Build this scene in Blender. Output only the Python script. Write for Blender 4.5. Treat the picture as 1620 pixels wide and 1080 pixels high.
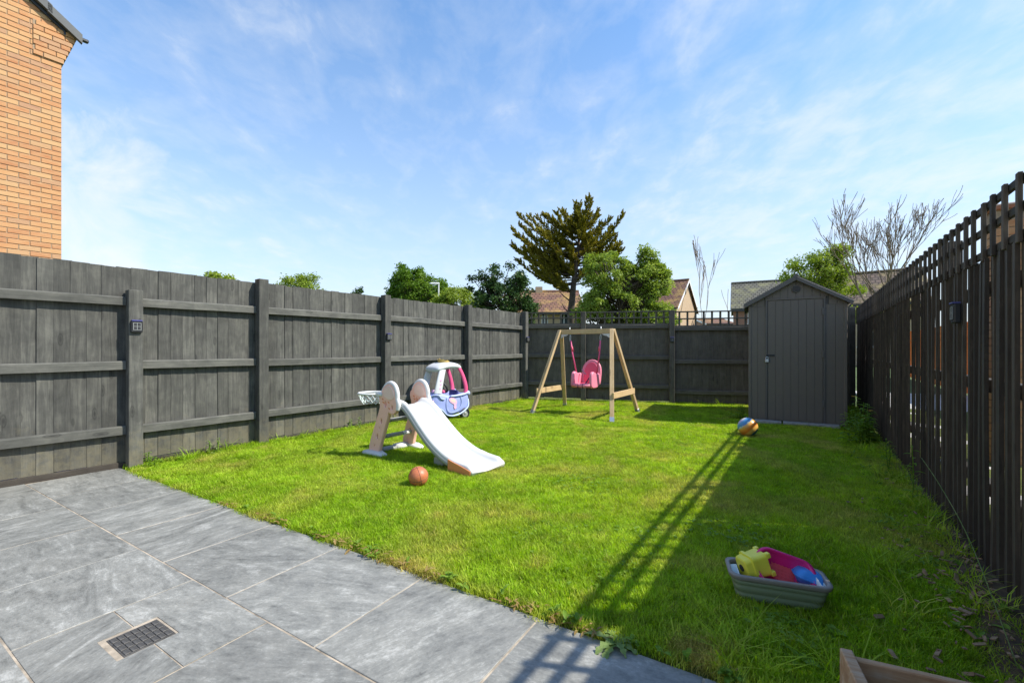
import bpy, bmesh, math, random
import numpy as np
from mathutils import Vector, Matrix, Quaternion

random.seed(7)
rng = np.random.default_rng(11)
R = math.radians
for o in list(bpy.data.objects):
    bpy.data.objects.remove(o)
scene = bpy.context.scene
COL = scene.collection

# ------------------------------------------------------------------ camera
FPX, CAMH, HOR = 700.0, 1.10, 551.0
cam_d = bpy.data.cameras.new('camera')
cam = bpy.data.objects.new('camera', cam_d)
COL.objects.link(cam)
cam.location = (0, 0, CAMH)
cam.rotation_euler = (R(90), 0, 0)
cam_d.sensor_fit = 'HORIZONTAL'
cam_d.sensor_width = 36
cam_d.lens = 36 * FPX / 1620
cam_d.shift_y = (HOR - 540) / 1620
cam_d.clip_start = 0.05
cam_d.clip_end = 2000
scene.camera = cam
scene.render.engine = 'CYCLES'
scene.cycles.max_bounces = 6
scene.cycles.diffuse_bounces = 3
scene.cycles.glossy_bounces = 2
scene.cycles.transmission_bounces = 3
scene.render.resolution_x, scene.render.resolution_y = 1024, 682

# ------------------------------------------------------------------ sun and sky
SUN_EL = R(47)
SUN_V = Vector((0.984 * math.cos(SUN_EL), -0.177 * math.cos(SUN_EL), math.sin(SUN_EL)))   # towards the sun
sun_d = bpy.data.lights.new('sun', 'SUN')
sun_d.energy = 4.25
sun_d.angle = R(0.53)
sun_d.color = (1.0, 0.95, 0.86)
sun = bpy.data.objects.new('sun', sun_d)
COL.objects.link(sun)
sun.rotation_euler = SUN_V.to_track_quat('Z', 'Y').to_euler()
sun.location = (20, -4, 25)


class NT:
    def __init__(self, tree):
        self.t = tree

    def n(self, typ, props=None, **ins):
        nd = self.t.nodes.new(typ)
        for k, v in (props or {}).items():
            setattr(nd, k, v)
        for k, v in ins.items():
            key = int(k[1:]) if k[0] == 'i' and k[1:].isdigit() else k.replace('_', ' ')
            sock = nd.inputs[key]
            if isinstance(v, bpy.types.NodeSocket):
                self.t.links.new(v, sock)
            else:
                sock.default_value = v
        return nd

    def math(self, op, a, b=0.0, clamp=False):
        return self.n('ShaderNodeMath', {'operation': op, 'use_clamp': clamp}, i0=a, i1=b).outputs[0]

    def vmath(self, op, a, b=(0, 0, 0)):
        return self.n('ShaderNodeVectorMath', {'operation': op}, i0=a, i1=b).outputs[0]

    def mix(self, f, a, b, blend='MIX'):
        nd = self.n('ShaderNodeMix', {'data_type': 'RGBA', 'blend_type': blend})
        for i, v in ((0, f), (6, a), (7, b)):
            if isinstance(v, bpy.types.NodeSocket):
                self.t.links.new(v, nd.inputs[i])
            else:
                nd.inputs[i].default_value = v if i == 0 else ((*v, 1) if len(v) == 3 else v)
        return nd.outputs[2]

    def ramp(self, f, stops, interp='LINEAR'):
        nd = self.n('ShaderNodeValToRGB', None, Fac=f)
        cr = nd.color_ramp
        cr.interpolation = interp
        while len(cr.elements) < len(stops):
            cr.elements.new(0.5)
        for e, (p, c) in zip(cr.elements, stops):
            e.position = p
            c = (c, c, c) if isinstance(c, (int, float)) else c
            e.color = (*c, 1) if len(c) == 3 else c
        return nd.outputs[0]

    def noise(self, vec, scale, detail=4, rough=0.55, dist=0.0):
        return self.n('ShaderNodeTexNoise', None, Vector=vec, Scale=scale, Detail=detail, Roughness=rough, Distortion=dist).outputs[0]

    def link(self, a, b):
        self.t.links.new(a, b)


world = bpy.data.worlds.new('World')
scene.world = world
world.use_nodes = True
w = NT(world.node_tree)
world.node_tree.nodes.clear()
sky = w.n('ShaderNodeTexSky')
sky.sky_type = 'NISHITA'
sky.sun_disc = False
sky.sun_elevation = SUN_EL
sky.sun_rotation = math.atan2(SUN_V.x, SUN_V.y)
sky.altitude = 0
sky.air_density = 1.0
sky.dust_density = 0.35
sky.ozone_density = 3.0
dirv = w.n('ShaderNodeTexCoord').outputs['Generated']
sx = w.n('ShaderNodeSeparateXYZ', None, Vector=dirv)
hz = w.math('ADD', w.math('MAXIMUM', sx.outputs[2], 0.0), 0.16)
cp = w.n('ShaderNodeCombineXYZ', None, X=w.math('DIVIDE', sx.outputs[0], hz), Y=w.math('DIVIDE', sx.outputs[1], hz), Z=0.0).outputs[0]
mp = w.n('ShaderNodeMapping', None, Vector=cp, Location=(3.1, 1.7, 0), Rotation=(0, 0, R(22)), Scale=(1.0, 0.62, 1)).outputs[0]
big = w.noise(mp, 0.50, 2, 0.5, 0.2)
fib = w.noise(mp, 7.5, 7, 0.60, 0.3)
puff = w.noise(cp, 3.4, 6, 0.56, 0.3)
wisp = w.math('ADD', w.math('MULTIPLY', big, 0.42), w.math('ADD', w.math('MULTIPLY', fib, 0.42), w.math('MULTIPLY', puff, 0.30)))
cl = w.ramp(wisp, [(0.49, 0.0), (0.58, 0.14), (0.67, 0.42), (0.80, 0.72)])
# one white puff of cloud low in the left of the view
pdv = w.n('ShaderNodeVectorMath', {'operation': 'MULTIPLY'}, i0=w.vmath('SUBTRACT', dirv, (-0.655, 0.70, 0.205)), i1=(1.0, 1.0, 0.55)).outputs[0]
plen = w.n('ShaderNodeVectorMath', {'operation': 'LENGTH'}, i0=pdv).outputs['Value']
pn2 = w.noise(dirv, 9.0, 6, 0.6, 0.4)
pcl = w.ramp(w.math('SUBTRACT', pn2, w.math('MULTIPLY', plen, 4.6)), [(0.08, 0.0), (0.22, 0.40), (0.36, 0.75)])
cl = w.math('MAXIMUM', cl, pcl)
veil = w.math('MULTIPLY', w.math('POWER', w.math('SUBTRACT', 1.0, w.math('MAXIMUM', sx.outputs[2], 0.0), True), 2.2), 0.95)
blue = w.n('ShaderNodeHueSaturation', None, Hue=0.497, Saturation=1.20, Value=1.20, Color=sky.outputs[0]).outputs[0]
hazy = w.mix(veil, blue, (3.12, 3.42, 3.82))
skycol = w.mix(cl, hazy, (4.05, 4.22, 4.40))
bg = w.n('ShaderNodeBackground', None, Color=skycol, Strength=0.15)
wo = w.n('ShaderNodeOutputWorld')
w.link(bg.outputs[0], wo.inputs[0])

scene.view_settings.view_transform = 'Standard'
scene.view_settings.look = 'None'
scene.view_settings.exposure = 0.68
scene.view_settings.gamma = 1.0
scene.view_settings.use_curve_mapping = False


# ------------------------------------------------------------------ helpers
def gp(x, y):
    """a point of the level ground from its place in the photograph (used once, to survey the garden)"""
    Y = FPX * CAMH / (y - HOR)
    return Vector(((x - 810) / FPX * Y, Y, 0))


class MB:
    def __init__(self):
        self.v, self.f = [], []

    def add(self, vs, fs):
        b = len(self.v)
        self.v += [tuple(p) for p in vs]
        self.f += [tuple(i + b for i in f) for f in fs]
        return self

    def box(self, x0, x1, y0, y1, z0, z1, m=None, ch=0.0):
        if ch > 0:
            bm = bmesh.new()
            bmesh.ops.create_cube(bm, size=1)
            for v in bm.verts:
                v.co = Vector(((x0 + x1) / 2 + v.co.x * (x1 - x0), (y0 + y1) / 2 + v.co.y * (y1 - y0), (z0 + z1) / 2 + v.co.z * (z1 - z0)))
            bmesh.ops.bevel(bm, geom=bm.edges[:], offset=ch, segments=1, affect='EDGES', profile=0.5)
            bm.verts.index_update()
            vs = [v.co.copy() for v in bm.verts]
            fs = [[v.index for v in f.verts] for f in bm.faces]
            bm.free()
        else:
            vs = [Vector(p) for p in ((x0, y0, z0), (x1, y0, z0), (x1, y1, z0), (x0, y1, z0), (x0, y0, z1), (x1, y0, z1), (x1, y1, z1), (x0, y1, z1))]
            fs = [(0, 3, 2, 1), (4, 5, 6, 7), (0, 1, 5, 4), (1, 2, 6, 5), (2, 3, 7, 6), (3, 0, 4, 7)]
        if m is not None:
            vs = [m @ p for p in vs]
        return self.add(vs, fs)

    def beam(self, a, b, w_, h_, up=(0, 0, 1), ch=0.0):
        a, b = Vector(a), Vector(b)
        z = (b - a).normalized()
        x = Vector(up).cross(z)
        if x.length < 1e-5:
            x = Vector((1, 0, 0))
        x.normalize()
        y = z.cross(x)
        m = Matrix((x, y, z)).transposed().to_4x4()
        m.translation = a
        return self.box(-w_ / 2, w_ / 2, -h_ / 2, h_ / 2, 0, (b - a).length, m, ch)

    def tube(self, pts, rad, n=8, cap=True, closed=False, flat=1.0, up=None):
        pts = [Vector(p) for p in pts]
        k = len(pts)
        rads = rad if isinstance(rad, (list, tuple)) else [rad] * k
        vs, fs = [], []
        prev = None
        for i, p in enumerate(pts):
            if closed:
                t = pts[(i + 1) % k] - pts[i - 1]
            else:
                t = pts[min(i + 1, k - 1)] - pts[max(i - 1, 0)]
            if t.length < 1e-9:
                t = Vector((0, 0, 1))
            t.normalize()
            if prev is None:
                ref = Vector(up) if up else (Vector((0, 0, 1)) if abs(t.z) < 0.9 else Vector((1, 0, 0)))
                a = t.cross(ref).normalized()
            else:
                a = (prev - t * prev.dot(t))
                a = a.normalized() if a.length > 1e-6 else t.orthogonal().normalized()
            prev = a
            b = t.cross(a)
            for j in range(n):
                th = 2 * math.pi * j / n
                vs.append(p + a * (math.cos(th) * rads[i]) + b * (math.sin(th) * rads[i] * flat))
        for i in range(k if closed else k - 1):
            i2 = (i + 1) % k
            for j in range(n):
                fs.append((i * n + j, i * n + (j + 1) % n, i2 * n + (j + 1) % n, i2 * n + j))
        if cap and not closed:
            fs.append(tuple(range(n))[::-1])
            fs.append(tuple((k - 1) * n + j for j in range(n)))
        return self.add(vs, fs)

    def lathe(self, prof, n=24, m=None):
        """prof: list of (radius, z)"""
        vs, fs = [], []
        for r, z in prof:
            for j in range(n):
                th = 2 * math.pi * j / n
                vs.append(Vector((r * math.cos(th), r * math.sin(th), z)))
        for i in range(len(prof) - 1):
            for j in range(n):
                fs.append((i * n + j, i * n + (j + 1) % n, (i + 1) * n + (j + 1) % n, (i + 1) * n + j))
        if m is not None:
            vs = [m @ p for p in vs]
        return self.add(vs, fs)

    def loft(self, rings, cap=True):
        n = len(rings[0])
        vs = [p for r in rings for p in r]
        fs = []
        for i in range(len(rings) - 1):
            for j in range(n):
                fs.append((i * n + j, i * n + (j + 1) % n, (i + 1) * n + (j + 1) % n, (i + 1) * n + j))
        if cap:
            fs.append(tuple(range(n))[::-1])
            fs.append(tuple((len(rings) - 1) * n + j for j in range(n)))
        return self.add(vs, fs)

    def prism(self, poly, z0, z1, m=None):
        n = len(poly)
        vs = [Vector((p[0], p[1], z0)) for p in poly] + [Vector((p[0], p[1], z1)) for p in poly]
        fs = [tuple(range(n))[::-1], tuple(range(n, 2 * n))] + [(i, (i + 1) % n, n + (i + 1) % n, n + i) for i in range(n)]
        if m is not None:
            vs = [m @ p for p in vs]
        return self.add(vs, fs)

    def mesh(self, name, mat=None, smooth=False):
        me = bpy.data.meshes.new(name)
        me.from_pydata([tuple(p) for p in self.v], [], self.f)
        bm = bmesh.new()
        bm.from_mesh(me)
        bmesh.ops.recalc_face_normals(bm, faces=bm.faces[:])
        bm.to_mesh(me)
        bm.free()
        if mat:
            me.materials.append(mat)
        if smooth:
            me.polygons.foreach_set('use_smooth', [True] * len(me.polygons))
        return me

    def obj(self, name, mat=None, parent=None, smooth=False, sub=0, auto=None):
        me = self.mesh(name, mat, smooth or auto is not None)
        if auto is not None:
            me.set_sharp_from_angle(angle=R(auto))
        return place(name, me, parent, sub)


def place(name, me, parent=None, sub=0, loc=None, rot=None):
    o = bpy.data.objects.new(name, me)
    COL.objects.link(o)
    if parent:
        o.parent = parent
    if loc is not None:
        o.location = loc
    if rot is not None:
        o.rotation_euler = rot
    if sub:
        md = o.modifiers.new('subdivision', 'SUBSURF')
        md.levels = md.render_levels = sub
    return o


def empty(name, loc=(0, 0, 0), rz=0.0):
    o = bpy.data.objects.new(name, None)
    o.empty_display_size = 0.1
    COL.objects.link(o)
    o.location = loc
    o.rotation_euler = (0, 0, rz)
    return o


def tag(o, label=None, cat=None, group=None, kind=None):
    if label:
        o['label'] = label
    if cat:
        o['category'] = cat
    if group:
        o['group'] = group
    if kind:
        o['kind'] = kind
    return o


def plate(name, outlines, depth, bevel, mat, parent=None, m=None, res=3):
    """flat moulded plate in its own xy plane, thickness depth, rounded edges; later outlines are holes"""
    cu = bpy.data.curves.new(name, 'CURVE')
    cu.dimensions = '2D'
    cu.fill_mode = 'BOTH'
    cu.extrude = max(depth / 2 - bevel, 0.0005)
    cu.bevel_depth = bevel
    cu.bevel_resolution = res
    for pts in outlines:
        sp = cu.splines.new('POLY')
        sp.points.add(len(pts) - 1)
        for p, q in zip(sp.points, pts):
            p.co = (q[0], q[1], 0, 1)
        sp.use_cyclic_u = True
    t = bpy.data.objects.new('tmp', cu)
    COL.objects.link(t)
    dg = bpy.context.evaluated_depsgraph_get()
    me = bpy.data.meshes.new_from_object(t.evaluated_get(dg))
    bpy.data.objects.remove(t)
    bpy.data.curves.remove(cu)
    me.name = name
    me.materials.clear()
    if mat:
        me.materials.append(mat)
    if m is not None:
        me.transform(m)
    me.polygons.foreach_set('use_smooth', [True] * len(me.polygons))
    me.set_sharp_from_angle(angle=R(50))
    o = place(name, me, parent)
    return o


def circ(cx, cy, rx, ry=None, n=20, a0=0, a1=360):
    ry = rx if ry is None else ry
    k = n if a1 - a0 >= 360 else n + 1
    return [(cx + rx * math.cos(R(a0 + (a1 - a0) * i / n)), cy + ry * math.sin(R(a0 + (a1 - a0) * i / n))) for i in range(k)]


def smooth_poly(pts, it=2):
    for _ in range(it):
        q = []
        for i in range(len(pts)):
            a, b = pts[i], pts[(i + 1) % len(pts)]
            q.append((a[0] * .75 + b[0] * .25, a[1] * .75 + b[1] * .25))
            q.append((a[0] * .25 + b[0] * .75, a[1] * .25 + b[1] * .75))
        pts = q
    return pts


def catmull(pts, k=6):
    pts = [Vector(p) for p in pts]
    out = []
    for i in range(len(pts) - 1):
        p0, p1, p2, p3 = pts[max(i - 1, 0)], pts[i], pts[i + 1], pts[min(i + 2, len(pts) - 1)]
        for j in range(k):
            t = j / k
            out.append(0.5 * ((2 * p1) + (p2 - p0) * t + (2 * p0 - 5 * p1 + 4 * p2 - p3) * t * t + (3 * p1 - p0 - 3 * p2 + p3) * t ** 3))
    out.append(pts[-1])
    return out


# ------------------------------------------------------------------ materials
def newmat(name):
    m = bpy.data.materials.new(name)
    m.use_nodes = True
    t = NT(m.node_tree)
    bs = m.node_tree.nodes['Principled BSDF']
    return m, t, bs


def objvec(t, spread=(37.0, 91.0, 53.0)):
    tc = t.n('ShaderNodeTexCoord').outputs['Object']
    rn = t.n('ShaderNodeObjectInfo').outputs['Random']
    off = t.vmath('SCALE', spread)
    sc = t.n('ShaderNodeVectorMath', {'operation': 'SCALE'}, i0=spread)
    t.link(rn, sc.inputs['Scale'])
    return t.vmath('ADD', tc, sc.outputs[0]), rn


def wood(name, c_dark, c_mid, c_light, axis='Z', rough=0.75, knots=True, bump=0.35, grain=1.0, var=0.25, splash=False):
    m, t, bs = newmat(name)
    vec, rn = objvec(t)
    st = {'X': (1.2, 16, 16), 'Y': (16, 1.2, 16), 'Z': (16, 16, 1.2)}[axis]
    g = t.n('ShaderNodeMapping', None, Vector=vec, Scale=st).outputs[0]
    n1 = t.noise(g, 2.2 * grain, 6, 0.6, 0.7)
    n2 = t.noise(g, 9 * grain, 4, 0.7)
    blot = t.noise(vec, 5.5, 5, 0.65, 0.6)
    f = t.math('ADD', t.math('MULTIPLY', n1, 0.42), t.math('ADD', t.math('MULTIPLY', n2, 0.2), t.math('MULTIPLY', blot, 0.38)))
    col = t.ramp(f, [(0.32, c_dark), (0.5, c_mid), (0.68, c_light)])
    if knots:
        ks = {'X': (2.2, 7, 7), 'Y': (7, 2.2, 7), 'Z': (7, 7, 2.2)}[axis]
        kv = t.n('ShaderNodeMapping', None, Vector=vec, Scale=ks).outputs[0]
        vo = t.n('ShaderNodeTexVoronoi', None, Vector=kv, Scale=1.15)
        kf = t.ramp(vo.outputs['Distance'], [(0.03, 1.0), (0.09, 0.35), (0.12, 0.8), (0.16, 0.0)])
        kd = tuple(c * 0.55 for c in c_dark)
        col = t.mix(t.math('MULTIPLY', kf, 0.75), col, kd)
    if splash:
        oc = t.n('ShaderNodeSeparateXYZ', None, Vector=t.n('ShaderNodeTexCoord').outputs['Object']).outputs[2]
        sn = t.noise(vec, 14, 5, 0.7)
        sf_ = t.math('MULTIPLY', t.ramp(t.math('SUBTRACT', sn, t.math('MULTIPLY', oc, 0.9)), [(0.22, 0.0), (0.5, 1.0)]), 0.6)
        col = t.mix(sf_, col, (0.16, 0.14, 0.085))
    hv = t.n('ShaderNodeHueSaturation', None, Value=t.math('ADD', 1.0 - var / 2, t.math('MULTIPLY', rn, var)), Color=col)
    t.link(hv.outputs[0], bs.inputs['Base Color'])
    bs.inputs['Roughness'].default_value = rough
    bp = t.n('ShaderNodeBump', None, Strength=bump, Distance=0.004, Height=f)
    t.link(bp.outputs[0], bs.inputs['Normal'])
    return m


def plastic(name, col, rough=0.42, dirt=0.12, sss=0.0, trans=0.0):
    m, t, bs = newmat(name)
    tc = t.n('ShaderNodeTexCoord').outputs['Object']
    n = t.noise(tc, 9, 6, 0.65)
    n2 = t.noise(tc, 60, 3, 0.6)
    d = t.ramp(n, [(0.35, 0.0), (0.75, 1.0)])
    c2 = tuple(c * 0.78 + 0.02 for c in col)
    c = t.mix(t.math('MULTIPLY', d, dirt * 2), col, c2)
    t.link(c, bs.inputs['Base Color'])
    rr = t.math('ADD', rough - 0.05, t.math('MULTIPLY', n, 0.18))
    t.link(rr, bs.inputs['Roughness'])
    bp = t.n('ShaderNodeBump', None, Strength=0.06, Distance=0.002, Height=n2)
    t.link(bp.outputs[0], bs.inputs['Normal'])
    if sss:
        bs.inputs['Subsurface Weight'].default_value = sss
        bs.inputs['Subsurface Radius'].default_value = (0.02, 0.012, 0.01)
    if trans:
        bs.inputs['Transmission Weight'].default_value = trans
    return m


def simple(name, col, rough=0.6, metal=0.0, nscale=14, amp=0.25, bump=0.15):
    m, t, bs = newmat(name)
    tc = t.n('ShaderNodeTexCoord').outputs['Object']
    n = t.noise(tc, nscale, 6, 0.6)
    a = tuple(c * (1 - amp) for c in col)
    b = tuple(min(1, c * (1 + amp)) for c in col)
    t.link(t.ramp(n, [(0.3, a), (0.7, b)]), bs.inputs['Base Color'])
    bs.inputs['Roughness'].default_value = rough
    bs.inputs['Metallic'].default_value = metal
    bp = t.n('ShaderNodeBump', None, Strength=bump, Distance=0.004, Height=n)
    t.link(bp.outputs[0], bs.inputs['Normal'])
    return m


def leafmat(name, c1, c2, c3, trans=0.35, scale=1.6, rough=0.5, attr=False):
    m, t, bs = newmat(name)
    pos = t.n('ShaderNodeNewGeometry').outputs['Position']
    n = t.noise(pos, scale, 3, 0.6)
    n2 = t.noise(pos, scale * 11, 2, 0.6)
    f = t.math('ADD', t.math('MULTIPLY', n, 0.55), t.math('MULTIPLY', n2, 0.45))
    col = t.ramp(f, [(0.33, c1), (0.5, c2), (0.66, c3)])
    if attr:
        at = t.n('ShaderNodeAttribute', {'attribute_type': 'INSTANCER', 'attribute_name': 'tint'}).outputs['Fac']
        col = t.mix(at, col, attr)
        rn = t.n('ShaderNodeObjectInfo').outputs['Random']
        hv = t.n('ShaderNodeHueSaturation', None, Value=t.math('ADD', 0.52, t.math('MULTIPLY', rn, 0.96)), Color=col)
        col = hv.outputs[0]
    t.link(col, bs.inputs['Base Color'])
    bs.inputs['Roughness'].default_value = rough
    bs.inputs['Specular IOR Level'].default_value = 0.16
    tr = t.n('ShaderNodeBsdfTranslucent')
    tc = t.n('ShaderNodeHueSaturation', None, Saturation=1.1, Value=1.25, Color=col)
    t.link(tc.outputs[0], tr.inputs[0])
    mx = t.n('ShaderNodeMixShader', None, Fac=trans)
    t.link(bs.outputs[0], mx.inputs[1])
    t.link(tr.outputs[0], mx.inputs[2])
    out = m.node_tree.nodes['Material Output']
    t.link(mx.outputs[0], out.inputs[0])
    return m


M = {}
M['fence'] = wood('grey_painted_fence_wood', (0.026, 0.026, 0.022), (0.074, 0.073, 0.062), (0.150, 0.146, 0.120), 'Z', 0.8, bump=0.5, var=0.42, splash=True)
M['rail'] = wood('grey_painted_rail_wood', (0.040, 0.040, 0.034), (0.092, 0.091, 0.077), (0.165, 0.160, 0.132), 'X', 0.8)
M['dfence'] = wood('dark_stained_fence_wood', (0.056, 0.046, 0.033), (0.100, 0.086, 0.064), (0.155, 0.135, 0.102), 'Z', 0.8)
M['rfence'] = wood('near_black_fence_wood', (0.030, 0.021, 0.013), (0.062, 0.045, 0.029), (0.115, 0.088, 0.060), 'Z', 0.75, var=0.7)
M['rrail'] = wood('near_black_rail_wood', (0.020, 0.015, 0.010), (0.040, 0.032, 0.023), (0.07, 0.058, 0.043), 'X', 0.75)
M['drail'] = wood('dark_stained_rail_wood', (0.062, 0.053, 0.039), (0.106, 0.092, 0.070), (0.155, 0.137, 0.106), 'X', 0.8)
M['pine'] = wood('pale_pine', (0.40, 0.26, 0.12), (0.56, 0.39, 0.20), (0.66, 0.49, 0.28), 'Z', 0.6, bump=0.12, var=0.1)
M['orange_timber'] = wood('orange_stained_timber', (0.66, 0.13, 0.012), (0.85, 0.21, 0.02), (0.90, 0.30, 0.04), 'Z', 0.6, bump=0.2)
M['old_timber'] = wood('weathered_planter_timber', (0.26, 0.11, 0.045), (0.45, 0.27, 0.14), (0.60, 0.52, 0.40), 'X', 0.85, bump=0.5)
M['white'] = plastic('white_plastic', (0.66, 0.655, 0.63))
M['white2'] = plastic('cool_white_plastic', (0.66, 0.67, 0.69))
M['peach'] = plastic('peach_plastic', (0.88, 0.51, 0.40))
M['peach2'] = plastic('pale_peach_plastic', (0.84, 0.60, 0.50))
M['orange'] = plastic('orange_plastic', (0.72, 0.26, 0.10))
M['greyp'] = plastic('grey_plastic', (0.30, 0.31, 0.29))
M['lilac'] = plastic('periwinkle_plastic', (0.32, 0.38, 0.72))
M['lilac2'] = plastic('pale_lilac_plastic', (0.44, 0.52, 0.82))
M['pink'] = plastic('hot_pink_plastic', (0.78, 0.10, 0.25))
M['decal'] = plastic('pink_sticker', (0.80, 0.45, 0.62))
M['seatpink'] = plastic('rose_pink_plastic', (0.82, 0.09, 0.17))
M['seatpink2'] = plastic('light_rose_plastic', (0.82, 0.24, 0.33))
M['black'] = plastic('black_plastic', (0.02, 0.02, 0.022), 0.5)
M['gold'] = simple('gold_paint', (0.62, 0.42, 0.12), 0.45, 0.1)
M['redlamp'] = plastic('red_plastic', (0.62, 0.12, 0.06))
M['navy'] = plastic('navy_plastic', (0.07, 0.07, 0.25))
M['purple'] = plastic('dark_purple_webbing', (0.06, 0.015, 0.05), 0.8)
M['net'] = plastic('pale_net_cord', (0.72, 0.80, 0.78), 0.8)
M['zinc'] = simple('galvanised_steel', (0.55, 0.57, 0.58), 0.4, 0.8, amp=0.15)
M['shed'] = plastic('dark_grey_shed_resin', (0.150, 0.124, 0.097), 0.6, 0.5)
M['shedroof'] = plastic('slate_grey_shed_resin', (0.112, 0.100, 0.087), 0.6, 0.3)
M['tub'] = plastic('grey_green_rubber', (0.175, 0.215, 0.12), 0.55)
M['tubrim'] = plastic('grey_rim_plastic', (0.235, 0.21, 0.185), 0.45)
M['yellow'] = plastic('yellow_plastic', (0.78, 0.72, 0.06), 0.35)
M['magenta'] = plastic('magenta_plastic', (0.72, 0.02, 0.20), 0.3)
M['sievered'] = plastic('coral_red_plastic', (0.78, 0.09, 0.10), 0.35)
M['bluep'] = plastic('sky_blue_plastic', (0.05, 0.28, 0.72), 0.35)
M['glass'] = simple('dark_window_glass', (0.05, 0.06, 0.07), 0.08, 0.0, amp=0.1, bump=0.0)
M['upvc'] = simple('white_window_frame', (0.78, 0.78, 0.76), 0.4, amp=0.04, bump=0.0)
M['iron'] = simple('worn_cast_iron', (0.105, 0.10, 0.092), 0.6, 0.3, 30, 0.5, 0.4)
M['mortar'] = simple('sandy_mortar', (0.36, 0.30, 0.225), 0.9, 0, 11, 0.55, 0.4)
M['bmortar'] = simple('grey_brown_mortar', (0.34, 0.25, 0.16), 0.9, 0, 60, 0.25, 0.4)
M['concrete'] = simple('weathered_concrete', (0.30, 0.29, 0.26), 0.9, 0, 18, 0.35, 0.4)
M['soil'] = simple('dark_soil', (0.085, 0.050, 0.022), 0.95, 0, 25, 0.6, 0.9)
M['bark'] = simple('tree_bark', (0.075, 0.055, 0.038), 0.95, 0, 9, 0.45, 0.6)
M['greybark'] = simple('pale_bare_bark', (0.24, 0.18, 0.12), 0.9, 0, 9, 0.35, 0.4)
M['verge'] = simple('grey_verge_cap', (0.085, 0.09, 0.09), 0.6, 0, 8, 0.15, 0.1)
M['gutter'] = simple('black_gutter', (0.035, 0.035, 0.037), 0.4, 0, 8, 0.15, 0.1)
M['chip'] = wood('wood_chip', (0.13, 0.075, 0.035), (0.24, 0.15, 0.08), (0.42, 0.30, 0.18), 'X', 0.9, knots=False, var=0.6)
M['drygrass'] = leafmat('dry_grass', (0.20, 0.12, 0.04), (0.30, 0.20, 0.07), (0.42, 0.32, 0.14), 0.25, 9)
M['weed'] = leafmat('weed_leaf', (0.10, 0.19, 0.015), (0.17, 0.29, 0.03), (0.27, 0.38, 0.06), 0.35, 6)
M['paleweed'] = leafmat('pale_weed_leaf', (0.14, 0.22, 0.06), (0.24, 0.33, 0.10), (0.36, 0.42, 0.18), 0.35, 9)
M['flower'] = plastic('yellow_flower', (0.72, 0.50, 0.08), 0.7)
M['grass'] = leafmat('lawn_blades', (0.205, 0.35, 0.016), (0.330, 0.485, 0.028), (0.475, 0.60, 0.06), 0.5, 1.7, 0.45, attr=(0.58, 0.47, 0.14))
M['leaf_round'] = leafmat('mid_green_leaf', (0.06, 0.125, 0.014), (0.12, 0.215, 0.022), (0.20, 0.30, 0.045), 0.35, 1.1)
M['leaf_yellow'] = leafmat('yellow_green_leaf', (0.15, 0.22, 0.025), (0.26, 0.345, 0.045), (0.38, 0.45, 0.09), 0.35, 1.1)
M['leaf_dark'] = leafmat('dark_green_leaf', (0.022, 0.052, 0.014), (0.05, 0.095, 0.024), (0.10, 0.16, 0.045), 0.2, 1.3, 0.35)
M['leaf_light'] = leafmat('light_green_leaf', (0.13, 0.20, 0.025), (0.26, 0.345, 0.055), (0.40, 0.47, 0.11), 0.38, 1.1)
M['leaf_cypress'] = leafmat('olive_cypress_spray', (0.11, 0.11, 0.014), (0.26, 0.23, 0.026), (0.44, 0.37, 0.065), 0.18, 0.9, 0.6)


def lawn_ground_mat():
    m, t, bs = newmat('lawn_soil_and_thatch')
    pos = t.n('ShaderNodeNewGeometry').outputs['Position']
    n = t.noise(pos, 2.0, 4, 0.6)
    n2 = t.noise(pos, 90, 4, 0.7)
    f = t.math('ADD', t.math('MULTIPLY', n, 0.4), t.math('MULTIPLY', n2, 0.6))
    t.link(t.ramp(f, [(0.35, (0.05, 0.062, 0.010)), (0.52, (0.11, 0.14, 0.014)), (0.68, (0.18, 0.17, 0.04))]), bs.inputs['Base Color'])
    bs.inputs['Roughness'].default_value = 0.95
    t.link(t.n('ShaderNodeBump', None, Strength=0.8, Distance=0.02, Height=n2).outputs[0], bs.inputs['Normal'])
    return m


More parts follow.
